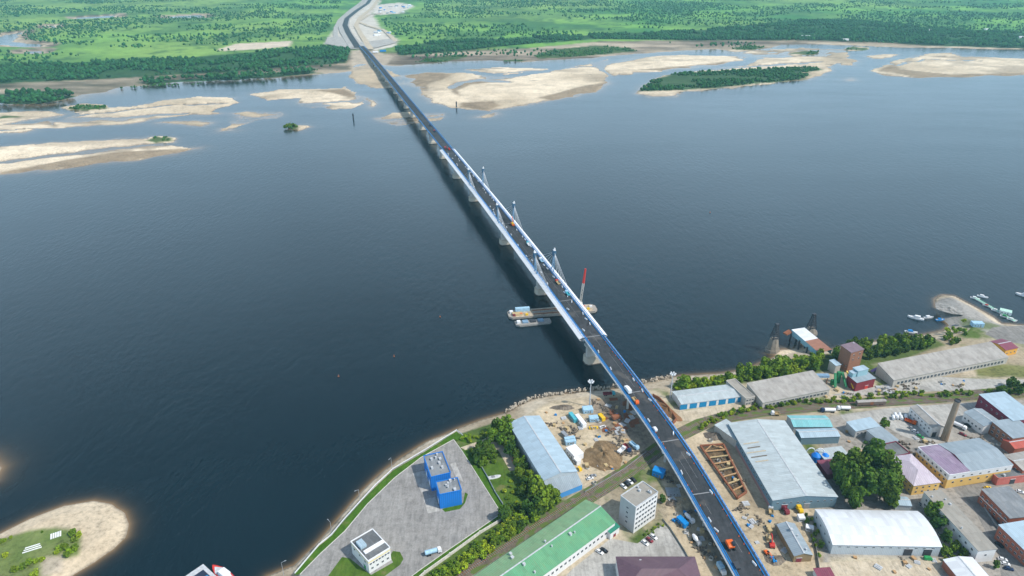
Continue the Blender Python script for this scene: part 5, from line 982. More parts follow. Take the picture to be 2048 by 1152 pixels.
# containers and cabins in the building yard
for px, py, a, c_, L, Wd, hh, lb in [(1161,846,-68,'white',12,2.8,3.2,'long white container in the building yard near the river'),(1146,838,-68,'teal',9,2.6,2.6,'teal container left of the long white one'),(1175,823,8,'lblue',7,5,3.,'wide pale cabin behind the long white container'),(1187,841,8,'lblue',6,4,3,'pale cabin with grey door right of the long white container'),(1203,838,-65,'yellow',6,2.5,2.6,'yellow container right of the pale cabin'),
    (1187,857,5,'yellow',6,2,1.,'low yellow skip in front of the pale cabins'),(1205,855,20,'white',4,1.8,.8,'low white crate right of the low yellow skip'),(1139,882,12,'lblue',7,2.5,2.7,'pale blue cabin, rearmost of the stack beside the warehouse'),(1141,888,12,'lblue',7,2.5,2.7,'pale blue cabin, second from the rear beside the warehouse'),(1129,873,-60,'grey',6,2.4,2.4,'grey cabin hugging the warehouse wall'),(1149,911,-62,'white',10,7,4.2,'large white box cabin beside the warehouse wall'),(1154,926,-60,'white',4,3,3.,'small white cabin below the large white box cabin'),(1159,940,-60,'yellow',3,2,1.5,'small yellow crate by the warehouse front corner'),
    (1317,950,-28,'blue',7,5,4.,'bright blue site hut with white door near the railway'),(1364,1048,-62,'blue',7,3,3,'bright blue container on the sandy strip left of the ramp'),(1346,985,0,'grey',8,7,.4,'grey concrete slab behind the five storey block'),(1618,1060,-20,'white',4,3,2.4,'little white shed between the board wall shed and the white hall'),(1601,1040,0,'white',3.4,3.4,2.8,'small white tank box behind the board wall shed'),
    (1029,922,-50,'orange',3,2,1.6,'orange metal box on the sandy path'),(1063,997,40,'maroon',5,3,2.6,'small red roofed hut in the bushes above the railway'),(1953,652,-5,'lblue',9,5,3.5,'blue roofed boat shed on the spit quay'),(1745,975,0,'grey',4,3,2.5,'grey hut under the big grove')]:
    cabin(px, py, D2(a), c_, lb, L, Wd, hh)
for k, (px, py) in enumerate([(1786,838),(1794,837),(1802,838),(1811,836),(1790,833),(1799,833)]):
    t = empty('storage_tank', at(px, py), D2(70), 'small white cylindrical tank in the row near the round bush tree', 'tank', 'white tanks in the service yard')
    mb = MB(); mb.cyl((-2, 0, 1.3), (2, 0, 1.3), 1.0, n=12); mb.build('shell', M_white, t); mb = MB(); mb.box((-1.2, 0, 0), (.3, 1.6, .6)); mb.box((1.2, 0, 0), (.3, 1.6, .6)); mb.build('cradle', M_grey, t)
# freight wagon
p = at(1740, 810); t = empty('freight_wagon', p, D2(4), 'old freight wagon with pale roof standing on the railway', 'wagon')
mb = MB(); mb.box((0, 0, 1.1), (21, 2.9, 2.6)); mb.build('body', plain('brown_wagon', (.16, .12, .10)), t)
mb = MB(); pr = [(-1.55, 3.7), (-.9, 4.15), (.9, 4.15), (1.55, 3.7)]
for (a, za), (b_, zb) in zip(pr, pr[1:]): mb.poly([(-10.7, a, za), (10.7, a, za), (10.7, b_, zb), (-10.7, b_, zb)])
mb.build('roof', R_old, t); mb = MB(); mb.box((0, -1.5, 1.2), (2.4, .12, 2.3)); mb.build('door', M_rust, t); wheels(t, [(x, y) for x in (-8.5, -6.5, 6.5, 8.5) for y in (-.76, .76)], .5)
# excavators, paver, crane on the bridge
def digger(p, ang, colr, label, s_=1., boom=True):
    t = empty('excavator', p, ang, label, 'excavator'); t.scale = (s_,)*3; mt = PAINT[colr]
    for y in (-1.1, 1.1): mb = MB(); mb.prism([(-2, y-.3), (2, y-.3), (2, y+.3), (-2, y+.3)], .0, .95); mb.build('track', M_rub, t)
    mb = MB(); loft(mb, [(-2.2, 1.25, 1., 2.2), (-1.8, 1.35, 1., 2.5), (.6, 1.35, 1., 2.3), (1.3, 1.3, 1., 1.7)]); mb.build('body', mt, t)
    mb = MB(); mb.box((.5, .85, 1.2), (1.5, .95, 1.9)); mb.build('cab', M_glass, t)
    if boom:
        mb = MB(); mb.beam((1, -.2, 1.8), (3.2, -.2, 4.6), .5, .7); mb.beam((3.2, -.2, 4.6), (5.6, -.2, 3.4), .45, .6); mb.build('boom', mt, t)
        mb = MB(); mb.beam((5.6, -.2, 3.5), (6., -.2, 1.2), .35, .45); mb.build('arm', mt, t); mb = MB(); loft(mb, [(5.4, .7, .3, 1.3), (6.3, .7, .6, 1.2)]); mb.build('bucket', M_dark, t)
    return t
digger(at(1543, 1092), D2(80), 'red', 'red excavator on the sandy ground right of the ramp', 1.)
digger(bp_(262, -2.6, .03), math.atan2(bdir(262).y, bdir(262).x)+math.pi, 'orange', 'orange paving machine on the ramp near the bottom edge', 1.3, False)
digger(at(1533, 1108), D2(-70), 'orange', 'small orange digger behind the red excavator', .7)
def onb(y, o, z=.03): return bp_(y, o, z), math.atan2(bdir(y).y, bdir(y).x)
p, a = onb(250, -5.); mb = MB(); t = empty('paver_hopper', p, a, 'black asphalt hopper next to the orange paving machine', 'machine'); loft(mb, [(-2, 1.3, .4, 1.3), (2, 1.3, .4, 1.8)]); mb.build('hopper', M_dark, t); wheels(t, [(-1.2, -1.2), (1.2, -1.2), (-1.2, 1.2), (1.2, 1.2)], .45)
p, a = onb(398, -5.); truck(p, 0, a, 'white', 'white', 'box', 'white truck parked by the left railing of the bridge near the bank', 8)
p, a = onb(386, -5.); truck(p, 0, a+3.14, 'orange', 'tan', 'bed', 'orange and beige truck behind the white one on the bridge near the bank', 7)
p, a = onb(357, -5.); car(p, 0, a, 'white', 'white van near the left railing of the bridge above the yard', van=True)
p, a = onb(706, 4.5); t = empty('mobile_crane', p, a, 'orange mobile crane on the bridge beside the middle right mast', 'crane')
mb = MB(); mb.box((0, 0, .7), (8, 2.6, 1.6)); mb.build('carrier', M_orange, t); mb = MB(); mb.box((-1, .3, 2.3), (3, 2, 1.6)); mb.build('cab', M_yellow, t); mb = MB(); mb.beam((-1, -.4, 3.2), (4, -.4, 9), .7, .7); mb.build('boom', M_orange, t); wheels(t, [(x, y) for x in (-3, -1, 1, 3) for y in (-1.2, 1.2)], .6)
for y, o_, c1, c2, lb in [(562, 4., 'red', 'tan', 'red and brown truck on the bridge by the nearest right mast'),(1038, -2, 'red', 'maroon', 'red truck on the bridge where the white edge begins'),(1030, 2, 'maroon', 'red', 'dark red truck facing the red one on the bridge beyond the masts'),(1150, 2.5, 'red', 'navy', 'red cabbed dark truck on the far bridge deck'),(1195, 3, 'navy', 'navy', 'dark blue truck on the far bridge deck'),(540, 5., 'lblue', 'teal', 'pale blue truck on the bridge near the right railing past the nearest mast'),(610, 4.8, 'white', 'lblue', 'white truck on the bridge just behind the nearest right mast'),(650, 4.6, 'teal', 'white', 'teal truck with white bed between the near and middle masts')]:
    p, a = onb(y, o_); truck(p, 0, a, c1, c2, 'bed', lb, 8)
gb = random.Random(5)
def small(name, label, cat, group, p, a, kind):
    if kind not in PR:
        mb = MB()
        if kind == 'cone': mb.box((0, 0, 0), (.6, .6, .08)); mb.cyl((0, 0, .08), (0, 0, 1.), .26, .06, 8); m_ = M_orange
        elif kind == 'block': mb.prism([(-1.5, -.4), (1.5, -.4), (1.5, .4), (-1.5, .4)], 0, .45); mb.prism([(-1.5, -.2), (1.5, -.2), (1.5, .2), (-1.5, .2)], .45, 1.); m_ = M_white
        elif kind == 'lamp': m_ = M_steel; mb.cyl((0, 0, 0), (0, 0, 9), .13, .08, 6); mb.beam((0, 0, 9), (0, 1.8, 9.4), .12, .12); mb.box((0, 2.1, 9.3), (.35, .9, .16))
        elif kind == 'post': m_ = M_dark; mb.cyl((0, 0, -1), (0, 0, 9), 1.6, 1.1, 8); mb.box((0, 0, 9), (4, 3, .6)); mb.box((0, 0, 9.6), (2, 2, 3))
        elif kind == 'buoy': m_ = M_rust; mb.cyl((0, 0, -.3), (0, 0, .5), .7, .7, 10); mb.cyl((0, 0, .5), (0, 0, 1.9), .4, .12, 8)
        elif kind == 'pile':
            m_ = M_rust
            for k in range(7): mb.beam((-3, -1.4+k*.45, .2), (3, -1.3+k*.45+.2, .2+.12*(k % 3)), .3, .3)
        elif kind == 'pile2':
            m_ = M_lgrey
            for k in range(5): mb.beam((-2+k*.9, -1.6, .3), (-1.8+k*.9, 1.6, .45+.2*(k % 2)), .6, .6)
        o = mb.build(name, m_); PR[kind] = o.data; bpy.data.objects.remove(o)
    o = bpy.data.objects.new(name, PR[kind]); C.objects.link(o); o.location = p; o.rotation_euler.z = a; tag(o, label, cat, group); return o
for k in range(64):
    y = 150+k*5.1+gb.uniform(-1, 1); s_ = gb.choice((-1, 1)); p, a = onb(y, s_*gb.uniform(5.4, 6.1), 0); small('traffic_cone', 'orange traffic cone along the kerb of the near ramp', 'cone', 'traffic cones on the ramp', p, a, 'cone')
for k in range(16):
    y = 205+k*16+gb.uniform(-5, 5); p, a = onb(y, gb.choice((-1, 1, 1))*gb.uniform(4.6, 5.6), .0); small('barrier_block', 'white barrier block lying at the side of the near ramp', 'barrier', 'white blocks on the ramp', p, a+gb.uniform(-.5, .5), 'block')
for k in range(56):
    y = 478+k*9.7+gb.uniform(-3, 3); p, a = onb(y, gb.choice((-1, 1))*gb.uniform(3.4, 6.0), .0); small('barrier_block', 'white barrier block on the bridge deck between the masts and the near bank', 'barrier', 'white blocks on the masted bridge section', p, a+gb.uniform(-.4, .4), 'block')
for px, py, lb in [(913, 215, 'dark river marker pillar standing right of the far bridge by the big sandbar'), (707, 240, 'dark river marker pillar standing in the water left of the far bridge')]: small('river_marker', lb, 'marker', None, at(px, py, -6), 0, 'post')
for px, py, lb in [(1420, 425, 'tiny buoy alone in the open river right of the bridge'), (788, 713, 'small brown buoy in the dark water left of the bridge'), (880, 634, 'brown buoy left of the crane barge'), (677, 753, 'tiny buoy nearest the bottom left water')]: small('buoy', lb, 'buoy', None, at(px, py, -6), 0, 'buoy')
for k in range(22):
    px, py = gb.uniform(1205, 1275), gb.uniform(795, 860); p = at(px, py); small('steel_stack', 'rusty steel beams stacked on the muddy yard under the bridge', 'steel stack', 'rusty steel stacks', p, gb.uniform(0, 3), 'pile')
for px, py in [(1262,835),(1255,842),(1245,850),(1238,858),(1270,826),(1215,812),(1232,866),(1248,863),(1330,838),(1345,1000)]: small('pipe_stack', 'pale pipes stacked on the muddy yard near the bridge', 'pipe stack', 'pale pipe stacks', at(px+gb.uniform(-3, 3), py), gb.uniform(0, 3), 'pile2')
DEB = {}
def debris_mesh(k):
    if k in DEB: return DEB[k]
    mb = MB()
    if k == 'pallet_stack':
        for q in range(4): mb.box((0, 0, q*.22), (1.6, 1.2, .14), .05*q)
        m_ = M_wood
    elif k == 'crate': mb.box((0, 0, 0), (1.8, 1.5, 1.3)); mb.box((0, 0, 1.3), (1.95, 1.65, .12)); m_ = M_tan
    elif k == 'barrel': mb.cyl((0, 0, 0), (0, 0, .9), .35, n=10); mb.cyl((.8, .1, 0), (.8, .1, .9), .35, n=10); mb.cyl((.4, .7, 0), (.4, .7, .9), .35, n=10); m_ = M_blue
    elif k == 'rubble':
        g = random.Random(2)
        for q in range(14): mb.box((g.gauss(0, 1.3), g.gauss(0, 1.3), 0), (g.uniform(.3, 1.2), g.uniform(.3, 1), g.uniform(.2, .8)), g.random()*3)
        m_ = M_mud
    elif k == 'concrete_ring': mb.cyl((0, 0, 0), (0, 0, .9), 1.0, 1.0, 14, cap=False); mb.cyl((0, 0, .05), (0, 0, .9), .8, .8, 14, cap=False); m_ = M_offw
    else:
        for q in range(5): mb.box((-1+q*.45, 0, 0), (.35, 2.6, .5+.12*(q % 2)))
        m_ = M_lgrey
    o = mb.build(k, m_); DEB[k] = o.data; bpy.data.objects.remove(o); return DEB[k]
def clutter(poly, n, kinds, where):
    xs_ = [p[0] for p in poly]; ys_ = [p[1] for p in poly]; d = 0
    for _ in range(n*40):
        if d >= n: break
        px, py = gb.uniform(min(xs_), max(xs_)), gb.uniform(min(ys_), max(ys_))
        if not pin((px, py), poly): continue
        p = at(px, py)
        if blocked(p.x, p.y): continue
        k = gb.choice(kinds); o = bpy.data.objects.new(k, debris_mesh(k)); C.objects.link(o); o.location = p; o.rotation_euler.z = gb.uniform(0, 3); s_ = gb.uniform(.8, 1.5); o.scale = (s_,)*3; d += 1
        lb = {'pallet_stack': 'small stack of wooden pallets', 'crate': 'tan crate', 'barrel': 'cluster of blue barrels', 'rubble': 'small pile of dark rubble', 'concrete_ring': 'pale concrete ring', 'block_stack': 'stack of pale concrete blocks'}[k]
        tag(o, lb+' '+where, k.replace('_', ' '), lb+' '+where)
ALLK = ['pallet_stack', 'crate', 'barrel', 'rubble', 'concrete_ring', 'block_stack', 'rubble']
clutter([(1085,825),(1180,795),(1250,800),(1285,880),(1240,945),(1180,975),(1165,945),(1150,900)], 70, ALLK, 'lying in the sandy building yard')
clutter([(1300,925),(1345,985),(1345,1040),(1400,1110),(1450,1152),(1470,1152),(1400,1020),(1330,940)], 45, ALLK, 'on the sandy strip left of the ramp')
clutter([(1390,880),(1440,880),(1500,980),(1545,1030),(1600,1060),(1560,1130),(1530,1140),(1470,1010)], 40, ALLK, 'on the dirt right of the ramp')
clutter([(1655,1115),(1870,1118),(1870,1150),(1660,1150)], 10, ['pallet_stack', 'rubble', 'block_stack'], 'on the gravel lot below the white hall')
clutter([(1690,845),(1770,880),(1850,870),(1900,890),(1990,860),(2040,960),(1900,965),(1800,960),(1690,900)], 45, ALLK, 'in the service yards around the factory')
clutter([(1500,800),(1660,782),(1760,765),(1940,760),(1940,775),(1700,790),(1510,812)], 28, ALLK, 'along the riverside sheds')
# drilling rig and light masts
t = empty('drilling_rig', at(1232, 838), .4, 'dark rusty drilling rig standing on the muddy yard beside the bridge', 'rig')
mb = MB(); mb.box((0, 0, 1), (6, 3.2, 2)); mb.build('body', M_rust, t); mb = MB()
for y in (-1.2, 1.2): mb.box((0, y, 0), (6, .8, 1))
mb.build('track', M_dark, t); mb = MB()
for x in (3, 4.2):
    for y in (-.6, .6): mb.beam((x, y, 1), (x-.6, y*.6, 19), .22, .22)
for k in range(9): mb.beam((3-.03*k, -.6, 1+2*k), (4.2-.06*k, .6, 3+2*k), .16, .16)
mb.build('leader_mast', M_dark, t)
for px, py, lb in [(1179, 813, 'tall floodlight mast left of the bridge on the river bank'), (1340, 797, 'tall floodlight mast right of the bridge beside the blue and white depot')]:
    t = empty('light_mast', at(px, py), 0, lb, 'light mast'); mb = MB(); mb.cyl((0, 0, 0), (0, 0, 21), .5, .28, 8); mb.build('pole', M_lgrey, t)
    mb = MB(); mb.cyl((0, 0, 20.6), (0, 0, 21.), 1.9, 1.9, 12); mb.build('head_ring', M_steel, t)
    for k in range(6): mb = MB(); mb.box((1.8*math.cos(k*1.047), 1.8*math.sin(k*1.047), 20.9), (.8, .8, .8)); mb.build('floodlight', M_white, t)
gl = random.Random(9)
for k, (px, py) in enumerate([(784,938),(720,1003),(664,1068),(566,1142)]):
    o = small('street_lamp', 'slim steel lamp post on the green verge along the river', 'street lamp', 'lamp posts along the river verge', at(px, py), gl.uniform(0, 6), 'lamp'); o.location.z = 0 if k < 3 else -3
# fences and walls
def wall_line(name, cat, label, pts, hh, th, mat, posts=0):
    P_ = [at(x, y) for x, y in pts]; t = empty(name, P_[0], 0, label, cat); mb = MB(); o_ = P_[0]
    for a, b_ in zip(P_, P_[1:]): mb.beam(a-o_+Vector((0, 0, hh/2)), b_-o_+Vector((0, 0, hh/2)), th, hh)
    mb.build('panel', mat, t)
    if posts:
        for a, b_ in zip(P_, P_[1:]):
            n = max(1, int((b_-a).length/posts))
            for k in range(n): mb = MB(); c_ = a.lerp(b_, k/n)-o_; mb.box((c_.x, c_.y, 0), (th*2.2, th*2.2, hh+.15)); mb.build('post', mat, t)
wall_line('perimeter_wall', 'wall', 'grey concrete wall along the hedge below the concrete yard', [(820,1175),(850,1148),(900,1112),(960,1068),(1028,1027),(1030,1018),(1018,1008)], 2.2, .3, M_offw, 12)
wall_line('fence', 'fence', 'low white fence on the verge between the yard and the river', [(590,1147),(638,1090),(663,1070),(690,1037),(717,1007),(750,971),(786,938),(847,902),(913,861),(936,879)], .9, .12, M_white, 8)
wall_line('fence', 'fence', 'pale fence between the concrete yard and the boat lawn', [(962,933),(975,955),(990,985),(1006,1010)], 1.3, .12, M_lgrey, 5)
wall_line('fence', 'fence', 'grey board fence along the railway below the building yard', [(1170,985),(1210,962),(1250,938),(1292,905)], 1.1, .12, M_grey, 6)
wall_line('fence', 'fence', 'thin fence between the car park and the sandy strip by the ramp', [(1325,1040),(1340,1058),(1368,1102),(1395,1152),(1400,1170)], 1.2, .1, M_grey, 6)
wall_line('fence', 'fence', 'dark fence between the board wall shed and the white hall', [(1606,1035),(1620,1060),(1632,1100),(1638,1140)], 1.6, .12, M_grey, 5)
wall_line('fence', 'fence', 'grey fence along the foot of the right edge street buildings', [(1960,1005),(1990,1050),(2020,1090),(2060,1140)], 1.5, .12, M_grey, 6)
wall_line('retaining_wall', 'wall', 'curved rusty retaining wall of the excavation right of the bridge bank', [(1305,793),(1318,800),(1338,820),(1352,842),(1345,850)], 2.5, .6, M_rust)
# excavation frame beside the ramp
t = empty('excavation_frame', at(1440, 940), 0, 'rusty steel bracing frame of the pit between the ramp and the largest hall', 'steel frame'); o_ = Vector(t.location)
e0, e1, f0, f1 = at(1400, 895), at(1474, 1000), at(1446, 892), at(1492, 988)
for a, b_ in ((e0, e1), (f0, f1), (e0, f0), (e1, f1)): mb = MB(); mb.beam(a-o_+Vector((0, 0, 1.5)), b_-o_+Vector((0, 0, 1.5)), 1., 1.1); mb.build('waling', M_rust, t)
for k in range(1, 8):
    f_ = k/8; mb = MB(); mb.beam(e0.lerp(e1, f_)-o_+Vector((0, 0, 1.6)), f0.lerp(f1, f_)-o_+Vector((0, 0, 1.6)), .7, .6); mb.build('strut', M_wood if k % 2 else M_tan, t)
mb = MB(); mb.beam(e0.lerp(e1, .12)-o_+Vector((0, 0, 1.5)), e0.lerp(f0, .5)-o_+Vector((0, 0, 1.5)), .5, .5); mb.build('corner_brace', M_wood, t)
mb = MB(); mb.beam(f0.lerp(f1, .12)-o_+Vector((0, 0, 1.5)), e0.lerp(f0, .5)-o_+Vector((0, 0, 1.5)), .5, .5); mb.build('corner_brace', M_wood, t)
sheet('pit_floor', [(1400,895),(1446,892),(1492,988),(1474,1000)], groundm('pit_mud', [(.3, (.06, .045, .035)), (.5, (.14, .10, .06)), (.68, (.42, .28, .14))], .14, 1.), .05)
# heaps
def heap(px, py, rx, ry, hh, ang, mat, label, seed, name='sand_heap', cat='heap'):
    c_ = at(px, py); g = random.Random(seed); V = []; Fc = []; nr, na = 9, 32
    ph = [g.uniform(0, 6.28) for _ in range(6)]
    for i in range(nr+1):
        f_ = i/nr
        for j in range(na):
            a = 2*math.pi*j/na; k_ = 1+.13*math.sin(2*a+ph[0])+.1*math.sin(3*a+ph[1])+.05*math.sin(7*a+ph[2])
            z_ = hh*(1-f_)**.9*(1+.25*math.sin(4*a+ph[3]+f_*4))*(1 if i else 1) + (.15*g.uniform(-1, 1) if 0 < i < nr else 0)
            V.append((rx*f_*k_*math.cos(a), ry*f_*k_*math.sin(a), max(z_, -.05)))
    for i in range(nr):
        for j in range(na): Fc.append((i*na+j, (i+1)*na+j, (i+1)*na+(j+1) % na, i*na+(j+1) % na))
    me = bpy.data.meshes.new(name); me.from_pydata(V, [], Fc); me.materials.append(mat); me.update(); o = bpy.data.objects.new(name, me); C.objects.link(o); o.location = c_; o.rotation_euler.z = ang; tag(o, label, cat)
heap(1207, 912, 12, 15, 3.2, .4, groundm('brown_heap', [(.3, (.14, .095, .055)), (.5, (.24, .165, .09)), (.7, (.36, .26, .15))], .2, 1.5), 'large dark brown sand heap between the warehouse and the railway', 1)
heap(1360, 1010, 6, 5, 2., 0, M_dirt, 'tan soil heap left of the ramp behind the five storey block', 2)
heap(1346, 1007, 4, 3.5, 2.2, 0, M_mud, 'grey rubble heap by the concrete slab', 3)
heap(1430, 872, 7, 5, 2.4, 0, M_mud, 'grey rubble heap at the back corner of the largest hall', 4)
heap(1125, 815, 9, 3, 1.6, .1, M_mud, 'dark soil heap near the river at the top of the building yard', 5)
heap(1335, 822, 5, 12, 3., .5, plain('rusty_soil', (.25, .13, .06)), 'rusty soil bank at the right edge of the bridge near the shore', 6)
heap(1550, 1120, 5, 4, 1.4, .2, M_mud, 'dark trench spoil beside the red excavator', 7)
heap(1898, 618, 8, 13, 1.2, .6, plain('grey_rubble', (.27, .26, .24), var=.5, scale=.3), 'grey rubble covering the head of the spit', 8)
grk = random.Random(4)
mbk = MB()
for k in range(240):
    f_ = grk.random(); pts_ = [(1010,826),(1060,801),(1100,793),(1170,783),(1230,777),(1300,765),(1345,757)]; i = int(f_*6); q2 = f_*6-i
    px = pts_[i][0]*(1-q2)+pts_[i+1][0]*q2; py = pts_[i][1]*(1-q2)+pts_[i+1][1]*q2-grk.uniform(1, 7); p = at(px, py, -4.5); s_ = grk.uniform(.4, 1.3); mbk.box((p.x, p.y, -5.6+grk.random()*1.6), (s_, s_*grk.uniform(.6, 1.3), s_), grk.random()*3)
tag(mbk.build('riprap', plain('riprap_stone', (.46, .40, .32), var=.3)), 'loose pale stones along the waterline by the building yard', 'stones', kind='stuff')
# ------------------------------------------------------------------ boats, barges
def boat(px, py, ang, L, colr, deckc, label, cabin_=True, z=-6., group=None):
    t = empty('boat', at(px, py, z), ang, label, 'boat', group); mb = MB(); w_ = L*.16
    loft(mb, [(-L/2, w_*.8, -.2, L*.09), (-L*.2, w_, -.3, L*.09), (L*.2, w_*.9, -.3, L*.1), (L*.4, w_*.45, -.1, L*.12), (L/2, .05, .3, L*.14)]); mb.build('hull', PAINT[colr], t)
    mb = MB(); mb.poly([(-L*.47, -w_*.7, L*.095), (L*.2, -w_*.8, L*.105), (L*.4, 0, L*.125), (L*.2, w_*.8, L*.105), (-L*.47, w_*.7, L*.095)]); mb.build('deck', M_lgrey, t)
    if cabin_:
        mb = MB(); loft(mb, [(-L*.25, w_*.62, L*.1, L*.22), (L*.05, w_*.6, L*.1, L*.22), (L*.16, w_*.5, L*.1, L*.13)]); mb.build('cabin', PAINT[deckc], t)
        mb = MB(); mb.prism([(-L*.26, -w_*.66), (L*.06, -w_*.64), (L*.06, w_*.64), (-L*.26, w_*.66)], L*.221, L*.24); mb.build('cabin_roof', PAINT[deckc], t)
    else: mb = MB(); mb.box((-L*.1, 0, L*.1), (L*.25, w_*1.4, L*.03)); mb.build('seat', M_grey, t)
    return t
boat(1831, 637, D2(150), 13, 'white', 'white', 'white motor boat moored farthest out, left of the spit')
boat(1857, 636, D2(10), 10, 'grey', 'white', 'grey boat between the white motor boat and the blue one')
boat(1880, 640, D2(5), 8, 'blue', 'blue', 'small bright blue boat touching the spit')
boat(1822, 665, D2(-15), 10, 'white', 'blue', 'white boat with blue canopy near the bushes')
boat(2048, 592, D2(140), 14, 'white', 'white', 'white boat cut by the right edge of the picture')
boat(989, 955, D2(15), 8, 'white', 'grey', 'white boat lying on the green lawn', False, z=0.)
def pontoon(px0, py0, px1, py1, w_, label):
    a, b_ = at(px0, py0, -6), at(px1, py1, -6); t = empty('pontoon', a, math.atan2((b_-a).y, (b_-a).x), label, 'pontoon'); L = (b_-a).length
    mb = MB(); mb.box((L/2, 0, -.3), (L, w_, 1.1)); mb.build('float', M_lgrey, t); mb = MB(); mb.box((L/2, 0, .8), (L-.3, w_*.75, .1)); mb.build('deck', plain('mint_deck', (.32, .58, .46)), t); mb = MB()
    for s_ in (-1, 1): mb.beam((0, s_*w_*.47, 1.7), (L, s_*w_*.47, 1.7), .1, .1)
    mb.build('rail', M_green, t)
pontoon(1948, 596, 2030, 644, 3, 'long mint green mooring pontoon beside the spit')
for px, py, L, a, c_, d_, lb in [(1950,597,8,-30,'white','white','white boat at the outer end of the green pontoon'),(1965,594,9,-35,'white','white','white boat behind the outer half of the green pontoon'),(1974,612,7,-40,'white','red','white boat with red trim along the green pontoon'),(1992,622,8,-40,'white','white','white boat along the middle of the green pontoon'),(2010,634,8,-40,'white','green','white boat with green cabin near the quay'),(2024,640,8,-35,'white','white','white boat nearest the quay on the green pontoon')]: boat(px, py, D2(a), L, c_, d_, lb)
t = cabin(2010, 627, D2(-35), 'white', 'floating mooring office with mint roof halfway along the green pontoon', 9, 6, 3, z=-5.6, name='floating_office', cat='houseboat', top=plain('mint_roof', (.45, .68, .58)))
# barge with crane under the bridge
a, b_ = at(1016, 632, -6), at(1192, 618, -6); ang = math.atan2((b_-a).y, (b_-a).x); L = (b_-a).length
t = empty('crane_barge', (a+b_)/2, ang, 'long flat work barge lying across under the bridge', 'barge'); mb = MB(); mb.prism([(-L/2, -4.5), (-L/2+3, -7), (L/2-3, -7), (L/2, -4), (L/2, 4), (L/2-3, 7), (-L/2+3, 7), (-L/2, 4.5)], -.8, 1.8); mb.build('hull', plain('barge_hull', (.34, .31, .27)), t)
mb = MB(); mb.box((0, 0, 1.8), (L-8, 12.6, .08)); mb.build('deck', plain('barge_deck', (.42, .35, .26), var=.4, scale=.3), t)
for x in range(0, 3): mb = MB(); mb.beam((-L*.22, -4+x*3.5, 2.1), (L*.3, -4+x*3.5, 2.1), .8, .6); mb.build('runway_beam', M_rust if x != 1 else M_grey, t)
mb = MB(); mb.box((-L*.33, 4, 1.88), (13, 3.4, 3.4)); mb.build('deckhouse', PAINT['lblue'], t)
mb = MB(); mb.box((-L*.4, -2, 1.88), (9, 5, 1.4)); mb.build('deck_load', M_tan, t); mb = MB(); mb.box((-L*.46, 2, 1.88), (3, 3, 2)); mb.build('winch', M_white, t)
for x, y, m_ in ((-L*.36, -3, M_orange), (-L*.3, -4.5, M_yellow), (-L*.44, -4, M_maroon), (L*.4, -3, M_yellow), (L*.44, 1, M_white), (L*.36, 2, M_red)): mb = MB(); mb.box((x, y, 1.88), (2.4, 1.6, 1.6)); mb.build('crate', m_, t)
t2 = empty('floating_crane', t.matrix_world @ Vector((0, 0, 0)), 0, 'crane with red tipped lattice boom standing on the work barge', 'crane'); pc = at(1160, 612, -4); t2.location = pc
mb = MB(); mb.box((0, 0, .1), (5, 5, 1)); mb.box((0, -1, 1.1), (4, 6, 2.6)); mb.build('machinery_house', M_offw, t2); tip = Vector((3.5, 2, 37))
mb = MB(); mid = tip*.62
for sx, sy in ((-.8, -.8), (.8, -.8), (.8, .8), (-.8, .8)): mb.beam(Vector((sx, sy, 2)), mid+Vector((sx, sy, 0)), .28, .28)
for k in range(9):
    f_, g_ = k/9, (k+1)/9; A_ = Vector((0, 0, 2)).lerp(mid, f_); B2 = Vector((0, 0, 2)).lerp(mid, g_); s_ = 1 if k % 2 else -1
    for o1, o2 in (((-.8*s_, -.8), (.8*s_, -.8)), ((-.8, .8*s_), (-.8, -.8*s_)), ((.8*s_, .8), (-.8*s_, .8)), ((.8, .8*s_), (.8, -.8*s_))): mb.beam(A_+Vector((*o1, 0)), B2+Vector((*o2, 0)), .22, .22)
mb.build('boom', M_offw, t2); mb = MB(); mb.cyl(mid, tip, 1.2, .8, 6); mb.build('boom_tip', M_red, t2)
t = empty('barge', at(1066, 646, -6), ang+.03, 'smaller grey deck barge moored in front of the crane barge', 'barge'); mb = MB(); mb.prism([(-16, -3), (-13, -5), (14, -4.5), (16, -3), (16, 3.5), (-16, 3.5)], -.6, 1.6); mb.build('hull', plain('barge_hull2', (.30, .29, .27)), t)
for x in (-7, 0, 7): mb = MB(); mb.box((x, .3, 1.6), (5, 4.4, 1.1)); mb.build('cargo', M_dark if x == 0 else M_bluegrey, t)
mb = MB(); mb.box((-13, 0, 1.6), (3, 3, 2)); mb.build('cabin', M_white, t)
# bottom edge vessels
t = empty('barge', at(405, 1165, -6), D2(-38), 'light grey barge with dark blue hold at the bottom edge', 'barge'); mb = MB(); mb.prism([(-9, -6), (9, -6), (9, 6), (-9, 6)], -.5, 2.); mb.build('hull', M_lgrey, t)
mb = MB(); mb.box((0, 0, 2.), (11, 8, .08)); mb.build('hold', plain('dark_hold', (.02, .03, .06)), t); mb = MB(); mb.box((2, 2, 2.1), (3, 2, 1.2)); mb.build('hatch', M_blue, t)
t = boat(447, 1152, D2(-35+180), 18, 'red', 'white', 'red and white ship beside the light grey barge at the bottom edge')
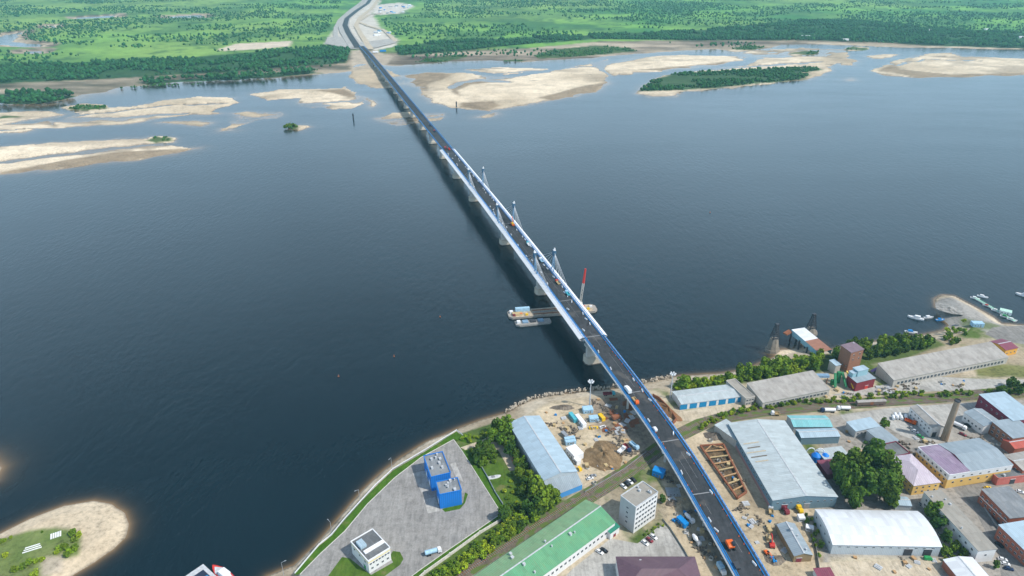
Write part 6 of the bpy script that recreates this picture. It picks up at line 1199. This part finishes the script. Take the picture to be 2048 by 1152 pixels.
# picnic shelters on the spit
for px, py, a, lb in [(112, 1071, 30, 'white slatted platform on the grass of the sandy spit')]:
    t = empty('platform', at(px, py, -4), D2(a), lb, 'platform')
    for k in range(5): mb = MB(); mb.box((-2.2+k*1.1, 0, .2), (.8, 4.4, .3)); mb.build('slat', M_white, t)
t = empty('platform', at(65, 1097, -4), D2(28), 'long narrow white platform in the middle of the sandy spit', 'platform')
for k in range(3): mb = MB(); mb.box((0, -1.6+k*1.6, .2), (9-k, .7, .3)); mb.build('slat', M_white, t)
# far bank work site cabins
for k in range(26):
    px, py = (gb.uniform(757, 822), gb.uniform(10, 27)) if k < 18 else (gb.uniform(748, 780), gb.uniform(58, 72)) if k < 24 else (gb.uniform(745, 770), gb.uniform(103, 110))
    cabin(px, py, gb.uniform(0, 3), gb.choice(('white', 'white', 'lblue', 'blue', 'grey')), 'tiny cabin on the distant work sites by the approach road', gb.uniform(10, 24), gb.uniform(7, 12), gb.uniform(3, 6), group='cabins on the distant work sites')
for k, (px, py, L) in enumerate([(1610,74,34),(1622,73,26),(1690,81,24),(1972,60,16),(2040,76,20),(1860,62,26)]):
    cabin(px, py, .1*k, 'white', 'pale house at the edge of the far woods on the right', L, 9, 6, group='houses at the far woods', name='house', cat='house')
# pads beside the blue blocks, small manholes/bollards
for pl, nm in (([(824,947),(851,941),(864,978),(843,986)], 'concrete_pad'), ([(847,1000),(871,994),(880,1022),(856,1027)], 'concrete_pad'), ([(900,928),(911,925),(927,964),(913,957)], 'concrete_pad')): sheet(nm, pl, M_conc2, .12)
# ------------------------------------------------------------------ air
HZ = .66e-4
mb = MB(); mb.prism([(-21000, -900), (21000, -900), (21000, 12800), (-21000, 12800)], -16, 305); hz = mb.build('haze', []); tag(hz, kind='stuff')
m = bpy.data.materials.new('haze_air'); m.use_nodes = True; nt = m.node_tree; nt.nodes.clear(); ou = nt.nodes.new('ShaderNodeOutputMaterial'); pv = nt.nodes.new('ShaderNodeVolumePrincipled')
pv.inputs['Color'].default_value = (.40, .88, 1.0, 1); pv.inputs['Density'].default_value = HZ; pv.inputs['Anisotropy'].default_value = .2; nt.links.new(pv.outputs[0], ou.inputs['Volume'])
hz.data.materials.append(m); tag(hz, 'thin bluish summer haze over the river plain', 'haze')
